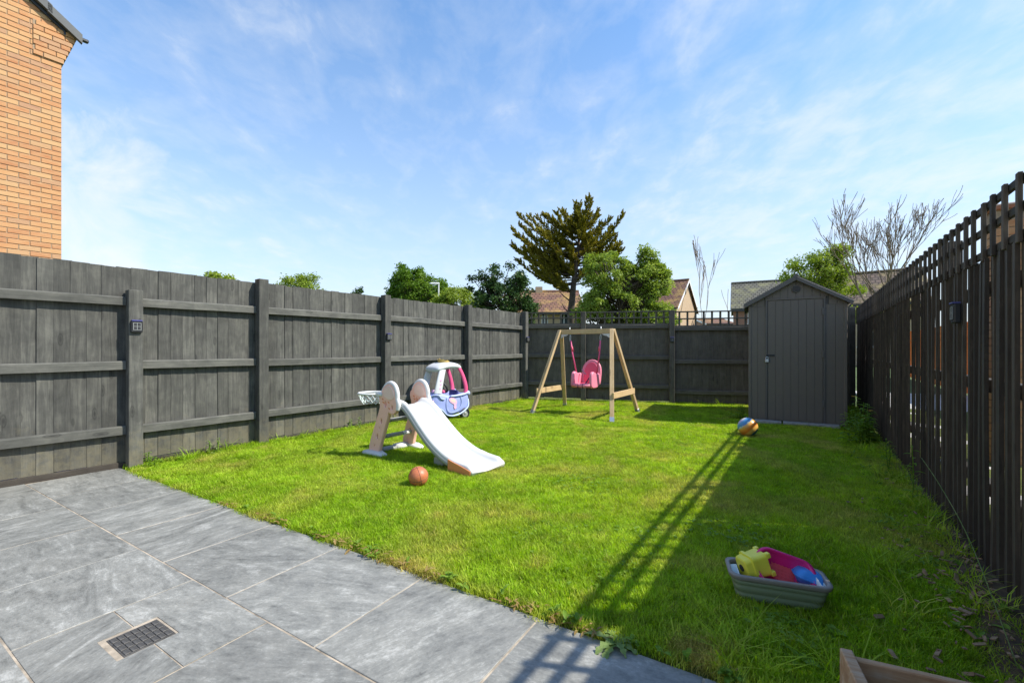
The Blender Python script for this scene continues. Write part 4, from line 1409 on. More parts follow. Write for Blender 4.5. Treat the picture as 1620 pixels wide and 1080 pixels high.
# ------------------------------------------------------------------ tub of sand toys
TA, TB = Vector((0.965, 1.930, 0)), Vector((1.305, 1.815, 0))
td = (TB - TA).normalized()
tc_ = (TA + TB) / 2 + Vector((-td.y, td.x, 0)) * 0.075
tb = empty('storage_tub', tc_, ang(td))
tag(tb, 'collapsible grey-green rubber tub full of sand toys in the shade', 'tub')


def rrect(hx, hy, r_, z, n=5):
    out = []
    for (cx, cy, a0) in ((hx - r_, hy - r_, 0), (-hx + r_, hy - r_, 90), (-hx + r_, -hy + r_, 180), (hx - r_, -hy + r_, 270)):
        for i in range(n + 1):
            a = R(a0 + 90 * i / n)
            out.append(Vector((cx + r_ * math.cos(a), cy + r_ * math.sin(a), z)))
    return out


hx, hy = 0.190, 0.086
outp = [(.80, .70, .004), (.86, .78, .012), (.885, .82, .036), (.86, .79, .041), (.905, .85, .046), (.93, .885, .070), (.905, .86, .075), (.955, .92, .080), (.965, .94, .098)]
inp = [(.93, .88, .098), (.88, .80, .05), (.80, .70, .018), (.5, .4, .014)]
MB().loft([rrect(hx * a, hy * b, .035, z) for (a, b, z) in outp + inp]).obj('body', M['tub'], tb, smooth=True)
MB().loft([rrect(hx * a, hy * b, .04, z) for (a, b, z) in ((.95, .90, .098), (.985, .965, .097), (1.02, 1.03, .103), (1.035, 1.06, .116), (1.03, 1.05, .121), (.96, .91, .122), (.945, .885, .119), (.94, .88, .106), (.95, .90, .098))], False).obj('rim', M['tubrim'], tb, smooth=True)
# yellow mould pot lying on its side
yb = empty('toy_pot', (0, 0, 0))
yb.matrix_world = tb.matrix_basis @ Matrix.Translation((-.090, .010, .132)) @ Matrix.Rotation(R(-16), 4, 'Y') @ Matrix.Rotation(R(24), 4, 'Z') @ Matrix.Scale(.92, 4)
tag(yb, 'yellow castle-shaped sand mould lying in the left end of the tub', 'sand mould')
m_ = Matrix.Rotation(R(90), 4, 'Y')
body_ = MB()
sec = lambda r_, z: [m_ @ p for p in rrect(r_, r_, r_ * .35, z)]
body_.loft([sec(.040, -.055), sec(.046, -.05), sec(.050, -.025), sec(.058, -.022), sec(.058, -.008), sec(.050, -.006), sec(.053, .055), sec(.047, .055), sec(.044, 0.0), sec(.02, -.01)])
body_.obj('shell', M['yellow'], yb, smooth=False)
MB().lathe([(.0, -.002), (.016, -.002), (.016, .003), (0, .003)], 14, Matrix.Translation((-.057, 0, 0.002)) @ Matrix.Rotation(R(90), 4, 'Y')).obj('hole', M['black'], yb)
for k in range(4):
    a = R(90 * k + 45)
    c_ = m_ @ Vector((.060 * math.cos(a), .060 * math.sin(a), .062))
    MB().box(-.010, .012, -.012, .012, -.012, .012, Matrix.Translation(c_), .003).obj('battlement', M['yellow'], yb)
# magenta sieve leaning in the middle
ms = empty('toy_sieve', (0, 0, 0))
ms.matrix_world = tb.matrix_basis @ Matrix.Translation((.035, .0, .128)) @ Matrix.Rotation(R(15), 4, 'Y') @ Matrix.Rotation(R(50), 4, 'X') @ Matrix.Scale(1.12, 4)
tag(ms, 'magenta plastic sieve leaning in the middle of the tub', 'sieve')
MB().loft([rrect(.108 * a, .068 * a, .05 * a, z) for (a, z) in ((1.0, 0.0), (1.0, .006), (.90, .008), (.86, .002), (.78, -.026), (.4, -.034), (.4, -.038), (.80, -.032), (.92, -.004), (1.0, 0.0))], False).obj('bowl', M['magenta'], ms, smooth=True)
ho = MB()
for i in range(9):
    for j in range(5):
        x, y = -.052 + .013 * i, -.026 + .013 * j
        ho.lathe([(.0001, 0), (.0032, 0), (.0032, .002), (.0001, .002)], 6, Matrix.Translation((x, y, -.030)))
ho.add([(-.045, -.03, -.0335), (.045, -.03, -.0335), (.045, .03, -.0335), (-.045, .03, -.0335)], [(0, 1, 2, 3)])
ho.obj('mesh_floor', M['sievered'], ms)
bs_ = empty('toy_bowl', (0, 0, 0))
bs_.matrix_world = tb.matrix_basis @ Matrix.Translation((.135, .038, .100)) @ Matrix.Rotation(R(16), 4, 'Y')
tag(bs_, 'blue plastic sand toy in the right end of the tub', 'sand toy')
MB().loft([rrect(.062 * a, .045 * a, .03 * a, z) for (a, z) in ((.7, -.03), (1.0, 0.0), (1.0, .006), (.93, .012), (.75, .026), (.35, .034), (.05, .035))]).obj('shell', M['bluep'], bs_, smooth=True)
MB().loft([rrect(.064 * a, .047 * a, .03 * a, z) for (a, z) in ((.96, -.004), (1.04, -.003), (1.05, .004), (.97, .005), (.96, -.004))], False).obj('rim', M['bluep'], bs_, smooth=True)
o = MB().loft([rrect(.012, .03, .006, -.03), rrect(.018, .05, .006, .022), rrect(.015, .047, .006, .022), rrect(.008, .02, .004, -.01)]).obj('toy_scoop', M['net'], smooth=True)
o.matrix_world = tb.matrix_basis @ Matrix.Translation((.165, -.02, .095)) @ Matrix.Rotation(R(10), 4, 'Y')
tag(o, 'pale translucent scoop at the far right of the tub', 'scoop')
o = MB().loft([rrect(.012, .03, .006, -.03), rrect(.018, .05, .006, .020), rrect(.015, .047, .006, .020), rrect(.008, .02, .004, -.01)]).obj('toy_scoop', M['net'], smooth=True)
o.matrix_world = tb.matrix_basis @ Matrix.Translation((-.165, -.01, .09)) @ Matrix.Rotation(R(-10), 4, 'Y')
tag(o, 'pale translucent scoop at the far left of the tub', 'scoop')

# ------------------------------------------------------------------ wooden planter in the near right corner
ZP = 0.20
pc = Vector(((1349 - 810) / FPX * 1.30, 1.30, 0))
pd = Vector((0.92, -0.40, 0)).normalized()
pn = Vector((-pd.y, pd.x, 0))
pk = empty('planter_box', pc, ang(pd))
tag(pk, 'weathered wooden planter box at the bottom right corner', 'planter')
PLn, PWd = 0.95, 0.45
for (nm, a) in (('back_board', (0.0, PLn, -0.022, 0.0, 0, ZP)), ('front_board', (0.0, PLn, -PWd, -PWd + .022, 0, ZP)), ('end_board', (-0.032, -0.001, -PWd, 0.0, 0, ZP + .016)), ('end_board', (PLn + .001, PLn + .03, -PWd, 0.0, 0, ZP + .01))):
    MB().box(*a, None, 0.003).obj(nm, M['old_timber'], pk)
MB().box(0.0, PLn, -PWd + .023, -.023, 0.0, 0.09).obj('soil_fill', M['soil'], pk)


# ------------------------------------------------------------------ houses and things beyond the fences
def far_house(x0, x1, Y, wall_top, ridge, depth, wallmat, roofmat, label, wins=(), rz=0.0, gable_mat=None, hip=False, chim=None):
    """x0..x1 width along local x, front wall at local y=0, ridge parallel to x"""
    L_ = x1 - x0
    e = empty('house', (x0, Y, 0), rz)
    tag(e, label, 'house')
    t_ = 0.25
    m_ = MB().box(0, L_, 0, t_, -0.05, wall_top)
    # openings are real recesses: the front wall is built round them
    m_ = MB()
    xs = sorted(set([0, L_] + [w_[0] for w_ in wins] + [w_[1] for w_ in wins]))
    for a, b in zip(xs[:-1], xs[1:]):
        inside = [w_ for w_ in wins if w_[0] <= a + 1e-6 and w_[1] >= b - 1e-6]
        zs = 0 - .05
        for w_ in sorted(inside, key=lambda q: q[2]):
            m_.box(a, b, 0, t_, zs, w_[2])
            zs = w_[3]
        m_.box(a, b, 0, t_, zs, wall_top)
    m_.obj('wall', wallmat, e)
    MB().box(0, L_, depth - t_, depth, -.05, wall_top).obj('wall', wallmat, e)
    for xx in (0, L_):
        g_ = MB()
        pts_ = [(t_, -.05), (depth - t_, -.05), (depth - t_, wall_top), (depth / 2, ridge - .12), (t_, wall_top)]
        mm_ = Matrix(((0, 0, 1, 0), (1, 0, 0, 0), (0, 1, 0, 0), (0, 0, 0, 1)))
        g_.prism(pts_, xx + .001 if xx == 0 else xx - t_, xx + t_ if xx == 0 else xx - .001, mm_)
        g_.obj('gable', gable_mat or wallmat, e)
    ov_ = 0.35
    r_ = MB()
    sl_ = (ridge - wall_top) / (depth / 2)
    hx_ = 0.0
    for (ya, yb) in ((-ov_, depth / 2), (depth + ov_, depth / 2)):
        za = wall_top - ov_ * sl_ * .6
        r_.add([(-.2, ya, za), (L_ + .2, ya, za), (L_ + .2, yb, ridge), (-.2, yb, ridge), (-.2, ya, za + .12), (L_ + .2, ya, za + .12), (L_ + .2, yb, ridge + .12), (-.2, yb, ridge + .12)],
               [(0, 1, 2, 3), (7, 6, 5, 4), (0, 4, 5, 1), (1, 5, 6, 2), (2, 6, 7, 3), (3, 7, 4, 0)])
    ro = r_.obj('roof', roofmat, e)
    MB().tube([(-.2, depth / 2, ridge + .13), (L_ + .2, depth / 2, ridge + .13)], .12, 6).obj('ridge_tiles', roofmat, ro)
    for xx in (-.24, L_ + .2):
        v_ = MB()
        for (ya, yb) in ((-ov_, depth / 2), (depth + ov_, depth / 2)):
            za = wall_top - ov_ * sl_ * .6
            v_.add([(xx, ya, za - .12), (xx + .04, ya, za - .12), (xx + .04, yb, ridge - .1), (xx, yb, ridge - .1), (xx, ya, za + .08), (xx + .04, ya, za + .08), (xx + .04, yb, ridge + .1), (xx, yb, ridge + .1)],
                   [(0, 1, 2, 3), (7, 6, 5, 4), (0, 4, 5, 1), (1, 5, 6, 2), (2, 6, 7, 3), (3, 7, 4, 0)])
        v_.obj('barge_board', M['upvc'], ro)
    MB().box(-.1, L_ + .1, -ov_ - .08, -ov_ + .02, wall_top - ov_ * sl_ * .6 - .08, wall_top - ov_ * sl_ * .6 + .04).obj('gutter', M['gutter'], e)
    for w_ in wins:
        a, b, c, d = w_[:4]
        k_ = MB().box(a + .01, b - .01, .10, .13, c + .01, d - .01).obj('window', M['glass'], e)
        fr = MB()
        q = .07
        fr.box(a, a + q, .06, .14, c, d).box(b - q, b, .06, .14, c, d).box(a + q, b - q, .06, .14, c, c + q).box(a + q, b - q, .06, .14, d - q, d)
        for f_ in (w_[4] if len(w_) > 4 else (.5,)):
            xm = a + (b - a) * f_
            fr.box(xm - .03, xm + .03, .07, .135, c + q, d - q)
        fr.obj('window_frame', M['upvc'], k_)
        MB().box(a - .05, b + .05, -.06, .06, c - .06, c).obj('sill', M['upvc'], k_)
    if chim:
        cx_, hh = chim
        ck_ = MB().box(cx_ - .3, cx_ + .3, depth / 2 - .3, depth / 2 + .3, ridge - .5, ridge + hh).obj('chimney', wallmat, ro)
    return e


def PX(x, Y):
    return (x - 810) / FPX * Y


def PZ(y, Y):
    return CAMH + (HOR - y) / FPX * Y


# house left of the cypress
Y = 36
far_house(PX(806, Y), PX(922, Y), Y, PZ(494, Y), PZ(463, Y + 3.5), 7, M['tanbrick'], M['roof_red'], 'tan brick house with orange lichened roof behind the cypress trunk',
          [(2.6, 3.15, PZ(514, Y), PZ(495.5, Y)), (4.1, 5.15, PZ(514, Y), PZ(495.5, Y), (.33,)), (1.2, 1.6, PZ(514, Y), PZ(497, Y))], 0.0, None, False, (2.6, .5))
# house in the middle with a sunlit gable
Y = 42
far_house(PX(984, Y), PX(1068, Y), Y, PZ(490, Y), PZ(453, Y + 3.5), 7, M['tanbrick'], M['roof_red'], 'brown roofed house with pale sunlit gable beside the bare saplings', [(1.2, 2.4, 1.0, 2.2)], -0.62, M['tanbrick'])
Y = 40
far_house(PX(1160, Y), PX(1262, Y), Y, PZ(488, Y), PZ(451, Y + 3.5), 7, M['redbrick'], M['roof_grey'], 'red brick house with grey tiled roof just left of the shed',
          [(1.15, 1.9, PZ(512, Y), PZ(494, Y))], -0.47, M['redbrick'])
Y = 30
far_house(PX(1312, Y), PX(1425, Y), Y, PZ(482, Y), PZ(441, Y + 3.0), 6, M['tanbrick'], M['roof_brown'], 'mossy brown roofed house behind the bare tree', [(1.5, 2.6, 1.2, 2.2)], -0.66)

# low distant red roofs seen through the trellis
Y = 60
far_house(PX(1118, Y), PX(1160, Y), Y, PZ(512, Y), PZ(506, Y + 3), 6, M['redbrick'], M['roof_red'], 'distant low red roofed house seen through the back trellis', [(1.0, 1.8, 1.0, 2.0)], 0.0)

# neighbour's garden on the right: pale paving, orange timber fence, brick outbuilding
rn_ = Vector((RFD.y, -RFD.x, 0))          # outwards, right
pv = [RF0 + RFD * -4 + rn_ * .25, RF0 + RFD * -4 + rn_ * 6.5, RF0 + RFD * 12 + rn_ * 6.5, RF0 + RFD * 12 + rn_ * .25]
tag(MB().prism([(p.x, p.y) for p in pv], -0.05, -0.02).obj('neighbour_paving', M['farpaving']), 'pale paving in the neighbouring garden behind the slatted fence', 'paving', kind='structure')
nf = empty('neighbour_fence', RF0 + rn_ * 2.5 + RFD * 1.5, ang(RFD))
tag(nf, 'orange stained timber fence glimpsed through the slits of the right fence', 'fence')
nb = MB().box(-.056, .056, 0, .018, 0, 1.75, None).mesh('board', M['orange_timber'])
for i in range(160):
    place('board', nb, nf, loc=(i * .118, random.uniform(-.006, .006), random.uniform(-.01, .01)))
for z in (.4, 1.4):
    MB().box(0, 160 * .118, .019, .06, z - .04, z + .04).obj('rail', M['orange_timber'], nf)
# brick gate pier / chimney-like return glimpsed through the near trellis
pr_ = Vector((PX(1590, 4.3), 4.3, 0))
pe = empty('brick_pier', pr_, ang(RFD))
tag(pe, 'orange brick pier seen through the near trellis of the right fence', 'pier')
pier_h = PZ(326, 4.3)
kk = MB().box(-.11, .11, -.11, .11, -.05, pier_h - .06).obj('core', M['bmortar'], pe)
pbm = MB().box(-.107, .107, -.006, .006, 0, .065, None, .002).mesh('brick', M['brick'])
for c in range(int((pier_h - .1) / .075)):
    for (yy, rz_) in ((-.112, 0), (.112, 0)):
        place('brick', pbm, pe, loc=(0, yy, c * .075 + .005), rot=(0, 0, rz_))
    for (xx, rz_) in ((-.112, R(90)), (.112, R(90))):
        place('brick', pbm, pe, loc=(xx, 0, c * .075 + .005), rot=(0, 0, rz_))
MB().box(-.14, .14, -.14, .14, pier_h - .06, pier_h, None, .01).obj('capstone', M['redbrick'], pe)

# street lamp
Y = 24
e = empty('street_lamp', (PX(694, Y), Y, 0))
tag(e, 'white street lamp standing in front of the round green tree', 'street lamp')
zt_ = PZ(449, Y)
MB().tube([(0, 0, 0), (0, 0, zt_ * .3), (0, 0, zt_)], [.06, .045, .035], 8).obj('pole', M['upvc'], e)
MB().loft([[Vector((x, y * s_, zt_ + z)) for (y, z) in ((-.09, 0), (-.06, .07), (.06, .07), (.09, 0), (.05, -.03), (-.05, -.03))] for (x, s_) in ((.03, .8), (-.15, 1), (-.42, .9), (-.46, .5))]).obj('lantern', M['upvc'], e)


# ------------------------------------------------------------------ trees
def quads_obj(name, P, Nrm, S, mat, parent, asp=0.6, spray=None):
    """one leaf-sized rhombus per point"""
    n_ = len(P)
    if spray is None:
        T = rng.normal(size=(n_, 3))
    else:
        T = spray + rng.normal(size=(n_, 3)) * .18
    T -= Nrm * np.sum(T * Nrm, 1)[:, None]
    T /= np.linalg.norm(T, axis=1)[:, None] + 1e-9
    B = np.cross(Nrm, T)
    S = S[:, None]
    vs = np.empty((n_, 4, 3))
    vs[:, 0] = P - T * S
    vs[:, 1] = P + B * S * asp + T * S * .1
    vs[:, 2] = P + T * S
    vs[:, 3] = P - B * S * asp + T * S * .1
    vs[:, 1] += Nrm * S * .18
    vs[:, 3] += Nrm * S * .18
    me = bpy.data.meshes.new(name)
    me.vertices.add(n_ * 4)
    me.vertices.foreach_set('co', vs.reshape(-1))
    me.loops.add(n_ * 4)
    me.loops.foreach_set('vertex_index', np.arange(n_ * 4, dtype=np.int32))
    me.polygons.add(n_)
    me.polygons.foreach_set('loop_start', np.arange(0, n_ * 4, 4, dtype=np.int32))
    me.update(calc_edges=True)
    me.validate()
    me.materials.append(mat)
    return place(name, me, parent)


def unit(a):
    return a / (np.linalg.norm(a, axis=1)[:, None] + 1e-9)


def broadleaf(x, Y, lobes, leafmat_, label, nclump=90, per=110, leaf=.10, clr=.42, trunk_r=.16, bark='bark', name='broadleaf_tree', group=None, base=0.0, name2=None, flat=.75):
    """lobes: list of (dx, dy, z, rx, ry, rz, weight)"""
    e = empty(name, (x, Y, 0))
    tag(e, label, 'tree', group)
    wts = np.array([l_[6] for l_ in lobes]); wts = wts / wts.sum()
    C = []
    tries = 0
    while len(C) < nclump and tries < nclump * 60:
        tries += 1
        l_ = lobes[rng.choice(len(lobes), p=wts)]
        d = rng.normal(size=3); d /= np.linalg.norm(d)
        r_ = rng.uniform(.35, 1.0) ** .5
        c = np.array(l_[:3]) + d * r_ * np.array(l_[3:6])
        if c[2] < .5 + base:
            continue
        if C and min(np.linalg.norm(np.array(C) - c, axis=1)) < clr * .45:
            continue
        C.append(c)
    C = np.array(C)
    top = max(l_[2] for l_ in lobes)
    mb_ = MB()
    ht = top * .75
    sway = [Vector((rng.normal() * .08 * i, rng.normal() * .08 * i, ht * i / 5)) for i in range(6)]
    mb_.tube(sway, [trunk_r * (1 - .14 * i) for i in range(6)], 8)
    for c in C:
        f = np.clip((c[2] - rng.uniform(.6, 1.6)) / ht, .12, .95)
        k = f * 5
        i = int(min(k, 4))
        p0 = sway[i].lerp(sway[i + 1], k - i)
        p3 = Vector(c)
        midp = p0.lerp(p3, .55) + Vector((rng.normal() * .12, rng.normal() * .12, -.12 * (p3 - p0).length))
        pts_ = catmull([p0, midp, p3], 3)
        r0 = trunk_r * .28
        mb_.tube(pts_, [r0 * (1 - .8 * j / (len(pts_) - 1)) + .006 for j in range(len(pts_))], 5, False)
    mb_.obj('trunk', M[bark], e, smooth=True)
    n_ = len(C) * per
    idx = np.repeat(np.arange(len(C)), per)
    sz = rng.uniform(.65, 1.25, size=len(C))
    d = unit(rng.normal(size=(n_, 3)))
    rr_ = rng.uniform(0, 1, n_) ** .45
    P = C[idx] + d * (rr_ * clr * sz[idx])[:, None] * np.array([1.1, 1.1, flat]) + rng.normal(size=(n_, 3)) * clr * .16
    cen = C.mean(0)
    outw = unit(P - cen)
    Nn = unit(rng.normal(size=(n_, 3)) * .8 + outw * .45 + np.array([0, 0, .55]))
    quads_obj('crown', P, Nn, rng.uniform(.6, 1.3, n_) * leaf, leafmat_, e)
    return e


Y = 26
broadleaf(PX(655, Y), Y, [(-.25, 0, 4.6, 1.15, 1.2, 1.55, 3), (1.1, .2, 4.3, 1.0, 1.0, 1.0, 2), (-1.1, 0, 3.6, .8, .9, 1.1, 1.4), (.4, 0, 3.1, 1.9, 1.4, 1.0, 2)], M['leaf_round'],
          'dense round-crowned green tree rising behind the left fence', 190, 200, .066, .36)
Y = 23
broadleaf(PX(725, Y), Y, [(0, 0, 3.2, 1.35, 1.1, 1.05, 2), (-.9, 0, 2.9, .8, .8, .9, 1)], M['leaf_yellow'], 'low yellow-green tree beside the street lamp', 80, 260, .052, .36)
Y = 21
broadleaf(PX(795, Y), Y, [(0, 0, 3.3, 1.35, 1.1, 1.1, 3), (.3, 0, 4.4, 1.3, .9, .85, 1.2), (-.9, 0, 4.0, .8, .7, .7, .5), (.9, 0, 2.8, .9, .8, .6, 1)], M['leaf_dark'], 'dark loose-leaved tree left of the cypress', 110, 130, .062, .28, .10)
Y = 24
broadleaf(PX(982, Y), Y, [(-.8, 0, 5.3, 1.35, 1.2, 1.1, 2.2), (1.2, 0, 4.9, 1.2, 1.1, 1.0, 1.6), (0, 0, 3.6, 2.2, 1.5, 1.2, 3), (2.0, 0, 4.6, .75, .7, 1.0, .8), (1.45, 0, 5.9, .4, .4, .7, .5), (1.7, -.2, 2.7, 1.2, 1.0, 1.0, 1.3), (-1.6, 0, 3.0, .9, .9, .8, .8)], M['leaf_light'],
          'bright green spreading tree in front of the cypress', 240, 165, .068, .33)
Y = 30
broadleaf(PX(478, Y), Y, [(0, 0, 4.75, 1.5, 1.3, 1.35, 2), (1.0, 0, 4.4, .8, .8, .8, 1)], M['leaf_yellow'], 'small treetop peeping over the left fence', 70, 240, .065, .42)
Y = 27
broadleaf(PX(568, Y), Y, [(0, 0, 4.1, .35, .4, .75, 1)], M['leaf_dark'], 'thin dark sprig of a tree just showing above the left fence', 14, 45, .08, .22, .06)
Y = 20
broadleaf(PX(1288, Y), Y, [(0, 0, 4.4, 1.35, 1.1, .95, 3), (.8, 0, 5.0, .7, .7, .75, 1), (1.5, 0, 3.2, 1.0, .8, .9, 1)], M['leaf_yellow'], 'airy green tree behind the shed roof', 85, 170, .055, .34, .09, 'greybark')
Y = 15
broadleaf(PX(346, Y), Y, [(0, 0, 3.42, .6, .4, .2, 1)], M['leaf_yellow'], 'leafy shrub tips poking over the left fence above the short panel', 26, 60, .045, .16, .05, name='shrub')


# Monterey cypress: spreading limbs carrying many small upswept twigs
def cypress(x, Y):
    e = empty('cypress_tree', (x, Y, 0))
    tag(e, 'tall olive-brown cypress with upswept branches, highest tree in view', 'tree')
    mb_ = MB()
    tr_ = [Vector(p) for p in ((0, 0, 0), (0, 0, 2.2), (-.05, 0, 3.6), (.1, 0, 5.2), (.35, 0, 7.0), (.5, 0, 8.8))]
    mb_.tube(tr_, [.30, .25, .22, .17, .12, .05], 8)
    src = [(813, 366), (824, 352), (842, 348), (860, 342), (893, 333), (918, 321), (930, 321), (945, 337), (960, 347), (971, 362), (975, 378), (977, 390), (976, 402), (968, 412),
           (828, 372), (817, 384), (824, 402), (840, 424), (852, 431), (868, 437), (880, 440), (842, 392), (854, 375), (868, 362), (882, 370), (905, 346), (935, 346), (950, 366), (920, 366), (900, 385),
           (862, 410), (930, 390), (955, 388), (945, 408), (870, 385), (890, 420), (915, 412), (880, 348), (905, 331), (940, 372), (964, 378), (835, 382), (895, 365), (858, 420), (830, 395), (935, 418), (880, 405), (905, 425), (920, 395), (940, 400), (900, 400), (925, 425), (910, 365), (955, 400), (930, 375), (885, 385)]
    P, T, Nn = [], [], []
    for (px, py) in src:
        for rep_ in range(2):
            q = Vector((PX(px, Y) - x + rng.normal() * .12, rng.normal() * (1.2 if rep_ else .6), PZ(py, Y) + rng.normal() * .10))
            zb = float(np.clip(q.z - .25 - abs(q.x) * .28 - rng.uniform(0, .5), 4.6, 8.5))
            i = max(j for j in range(len(tr_) - 1) if tr_[j].z <= zb)
            p0 = tr_[i].lerp(tr_[i + 1], (zb - tr_[i].z) / (tr_[i + 1].z - tr_[i].z))
            L_ = (q - p0).length
            path = catmull([p0, p0.lerp(q, .55) + Vector((0, 0, -.15 * L_)), q], 6)
            mb_.tube(path, [.045 * (1 - .85 * j / (len(path) - 1)) + .006 for j in range(len(path))], 5, False)
            ntw = int(11 + 10 * L_)
            for k in range(ntw):
                f = .26 + .74 * (k + rng.random()) / ntw
                fi = f * (len(path) - 1)
                a_ = int(min(fi, len(path) - 2))
                c = path[a_].lerp(path[a_ + 1], fi - a_)
                t_ = (path[a_ + 1] - path[a_]).normalized()
                d = Vector(rng.normal(size=3))
                d = (d - t_ * d.dot(t_)).normalized()
                tw = (t_ * .75 + d * .75 + Vector((0, 0, .40))).normalized()
                tl = rng.uniform(.22, .50) * (1.2 - .45 * f)
                ns = 46
                for s_ in range(ns):
                    g_ = rng.random() ** .8
                    sd = Vector(rng.normal(size=3))
                    sd = (sd - tw * sd.dot(tw)).normalized()
                    P.append(tuple(c + tw * (tl * g_) + sd * (.10 * (1 - g_) + .012) * rng.random() + Vector((0, 0, .03 * g_))))
                    T.append(tuple((tw + sd * .45).normalized()))
                    Nn.append(tuple(sd + Vector(rng.normal(size=3)) * .6))
    mb_.obj('trunk', M['bark'], e, smooth=True)
    P, T, Nn = np.array(P), np.array(T), np.array(Nn)
    Nn -= T * np.sum(T * Nn, 1)[:, None]
    quads_obj('crown', P, unit(Nn), rng.uniform(.035, .085, len(P)), M['leaf_cypress'], e, .33, T)
    for (a, b) in (((0, 0, 4.0), (-.85, -.1, 4.75)), ((.0, 0, 3.2), (-.7, -.2, 3.95))):
        MB().tube([a, ((a[0] + b[0]) / 2 - .1, 0, (a[2] + b[2]) / 2 + .03), b], [.05, .035, .012], 5).obj('dead_branch', M['bark'], e, smooth=True)


cypress(PX(905, 28), 28)


def bare_tree(x, Y, name, label, trunks, bark, spread, levels, seed, lean=(0, 0), rmin=.006):
    rs = np.random.default_rng(seed)
    e = empty(name, (x, Y, 0))
    tag(e, label, 'tree')
    mb_ = MB()

    def grow(p, d, L_, r_, lev):
        n_ = 4
        pts_ = [p]
        q = p.copy()
        dd = d.copy()
        for i in range(n_):
            dd = (dd + Vector(rs.normal(size=3)) * .10 + Vector((lean[0], 0, .07))).normalized()
            q = q + dd * (L_ / n_)
            pts_.append(q.copy())
        mb_.tube(pts_, [max(rmin, r_ * (1 - .45 * i / n_)) for i in range(n_ + 1)], 5 if r_ > .02 else 4, False)
        if lev <= 0:
            return
        kids = 2 if rs.random() < .55 else 3
        for j in range(kids):
            f = rs.uniform(.45, 1.0) if j else 1.0
            i = min(int(f * n_), n_ - 1)
            b = pts_[i].lerp(pts_[i + 1], f * n_ - i) if f < 1 else pts_[-1]
            sp = Vector((rs.normal(), rs.normal(), rs.normal() * .5)) * spread
            grow(b, (dd + sp).normalized(), L_ * rs.uniform(.62, .88), r_ * rs.uniform(.5, .66), lev - 1)

    for (p, d, L_, r_, lv_) in trunks:
        grow(Vector(p), Vector(d).normalized(), L_, r_, lv_)
    mb_.obj('trunk', M[bark], e, smooth=True)
    return e


rs0 = np.random.default_rng(4)
bare_tree(PX(1400, 18), 18, 'bare_tree', 'leafless many-stemmed tree behind the right end of the shed',
          [((0, 0, 0), (-.02, 0, 1), 2.2, .12, 0)] + [((dx * .35, rs0.normal() * .1, 1.9 + abs(dx) * .1), (dx * .13, rs0.normal() * .15, 1), 1.45 + rs0.uniform(-.15, .25), .05, 5) for dx in (-1.25, -.95, -.65, -.35, -.1, .15, .4, .7, .95)],
          'greybark', .17, 5, 5, lean=(.004, 0), rmin=.008)
bare_tree(PX(1112, 13), 13, 'bare_sapling', 'tall leafless sapling beyond the back trellis right of the green tree',
          [((0, 0, 0), (.0, 0, 1), 1.9, .016, 0), ((.0, 0, 1.7), (-.02, 0, 1), .95, .011, 3), ((.02, 0, 1.6), (.05, .05, 1), .95, .011, 3)], 'greybark', .065, 3, 9)
bare_tree(PX(1074, 12.4), 12.4, 'bare_sapling', 'thin curved leafless stem at the right edge of the green tree',
          [((0, 0, 0), (.02, 0, 1), 2.3, .014, 0), ((.05, 0, 2.1), (.22, 0, 1), .55, .009, 1)], 'greybark', .15, 2, 3)
bare_tree(PX(1152, 12.4), 12.4, 'bare_sapling', 'thin leafless stem leaning right, closest to the shed',
          [((-.05, 0, 0), (.02, 0, 1), 1.7, .012, 0), ((-.02, 0, 1.5), (.12, 0, 1), .75, .008, 1)], 'greybark', .15, 2, 6)


# ------------------------------------------------------------------ grass
def value_noise(x, y, s, seed):
    r_ = np.random.default_rng(seed)
    g = r_.random((64, 64))
    xs, ys = x / s + 100, y / s + 100
    xi, yi = np.floor(xs).astype(int), np.floor(ys).astype(int)
    fx, fy = xs - xi, ys - yi
    fx, fy = fx * fx * (3 - 2 * fx), fy * fy * (3 - 2 * fy)
    a = g[xi % 64, yi % 64]; b = g[(xi + 1) % 64, yi % 64]; c = g[xi % 64, (yi + 1) % 64]; d = g[(xi + 1) % 64, (yi + 1) % 64]
    return (a * (1 - fx) + b * fx) * (1 - fy) + (c * (1 - fx) + d * fx) * fy


tuft_col = bpy.data.collections.new('grass_tufts')


def tuft(nb_, spread, h0, h1, w_, bend, mat, flatk=0.0):
    vs, fs = [], []
    for k in range(nb_):
        a = random.uniform(0, 2 * math.pi)
        r_ = spread * math.sqrt(random.random())
        bx, by = r_ * math.cos(a), r_ * math.sin(a)
        h_ = random.uniform(h0, h1)
        da = random.uniform(0, 2 * math.pi)
        bd = random.uniform(.15, 1) * bend * h_
        dx, dy = math.cos(da), math.sin(da)
        px, py = -dy, dx
        ww = w_ * random.uniform(.7, 1.2)
        b0 = len(vs)
        for (f, wd) in ((0, 1), (.45, .9), (.8, .6)):
            cx, cy, cz = bx + dx * bd * f * f, by + dy * bd * f * f, h_ * (f - .18 * bend * f * f)
            vs.append((cx - px * ww * wd / 2, cy - py * ww * wd / 2, cz))
            vs.append((cx + px * ww * wd / 2, cy + py * ww * wd / 2, cz))
        vs.append((bx + dx * bd, by + dy * bd, h_ * (1 - .18 * bend)))
        fs += [(b0, b0 + 1, b0 + 3, b0 + 2), (b0 + 2, b0 + 3, b0 + 5, b0 + 4), (b0 + 4, b0 + 5, b0 + 6)]
    me = bpy.data.meshes.new('tuft')
    me.from_pydata(vs, [], fs)
    me.materials.append(mat)
    me.polygons.foreach_set('use_smooth', [True] * len(me.polygons))
    return me


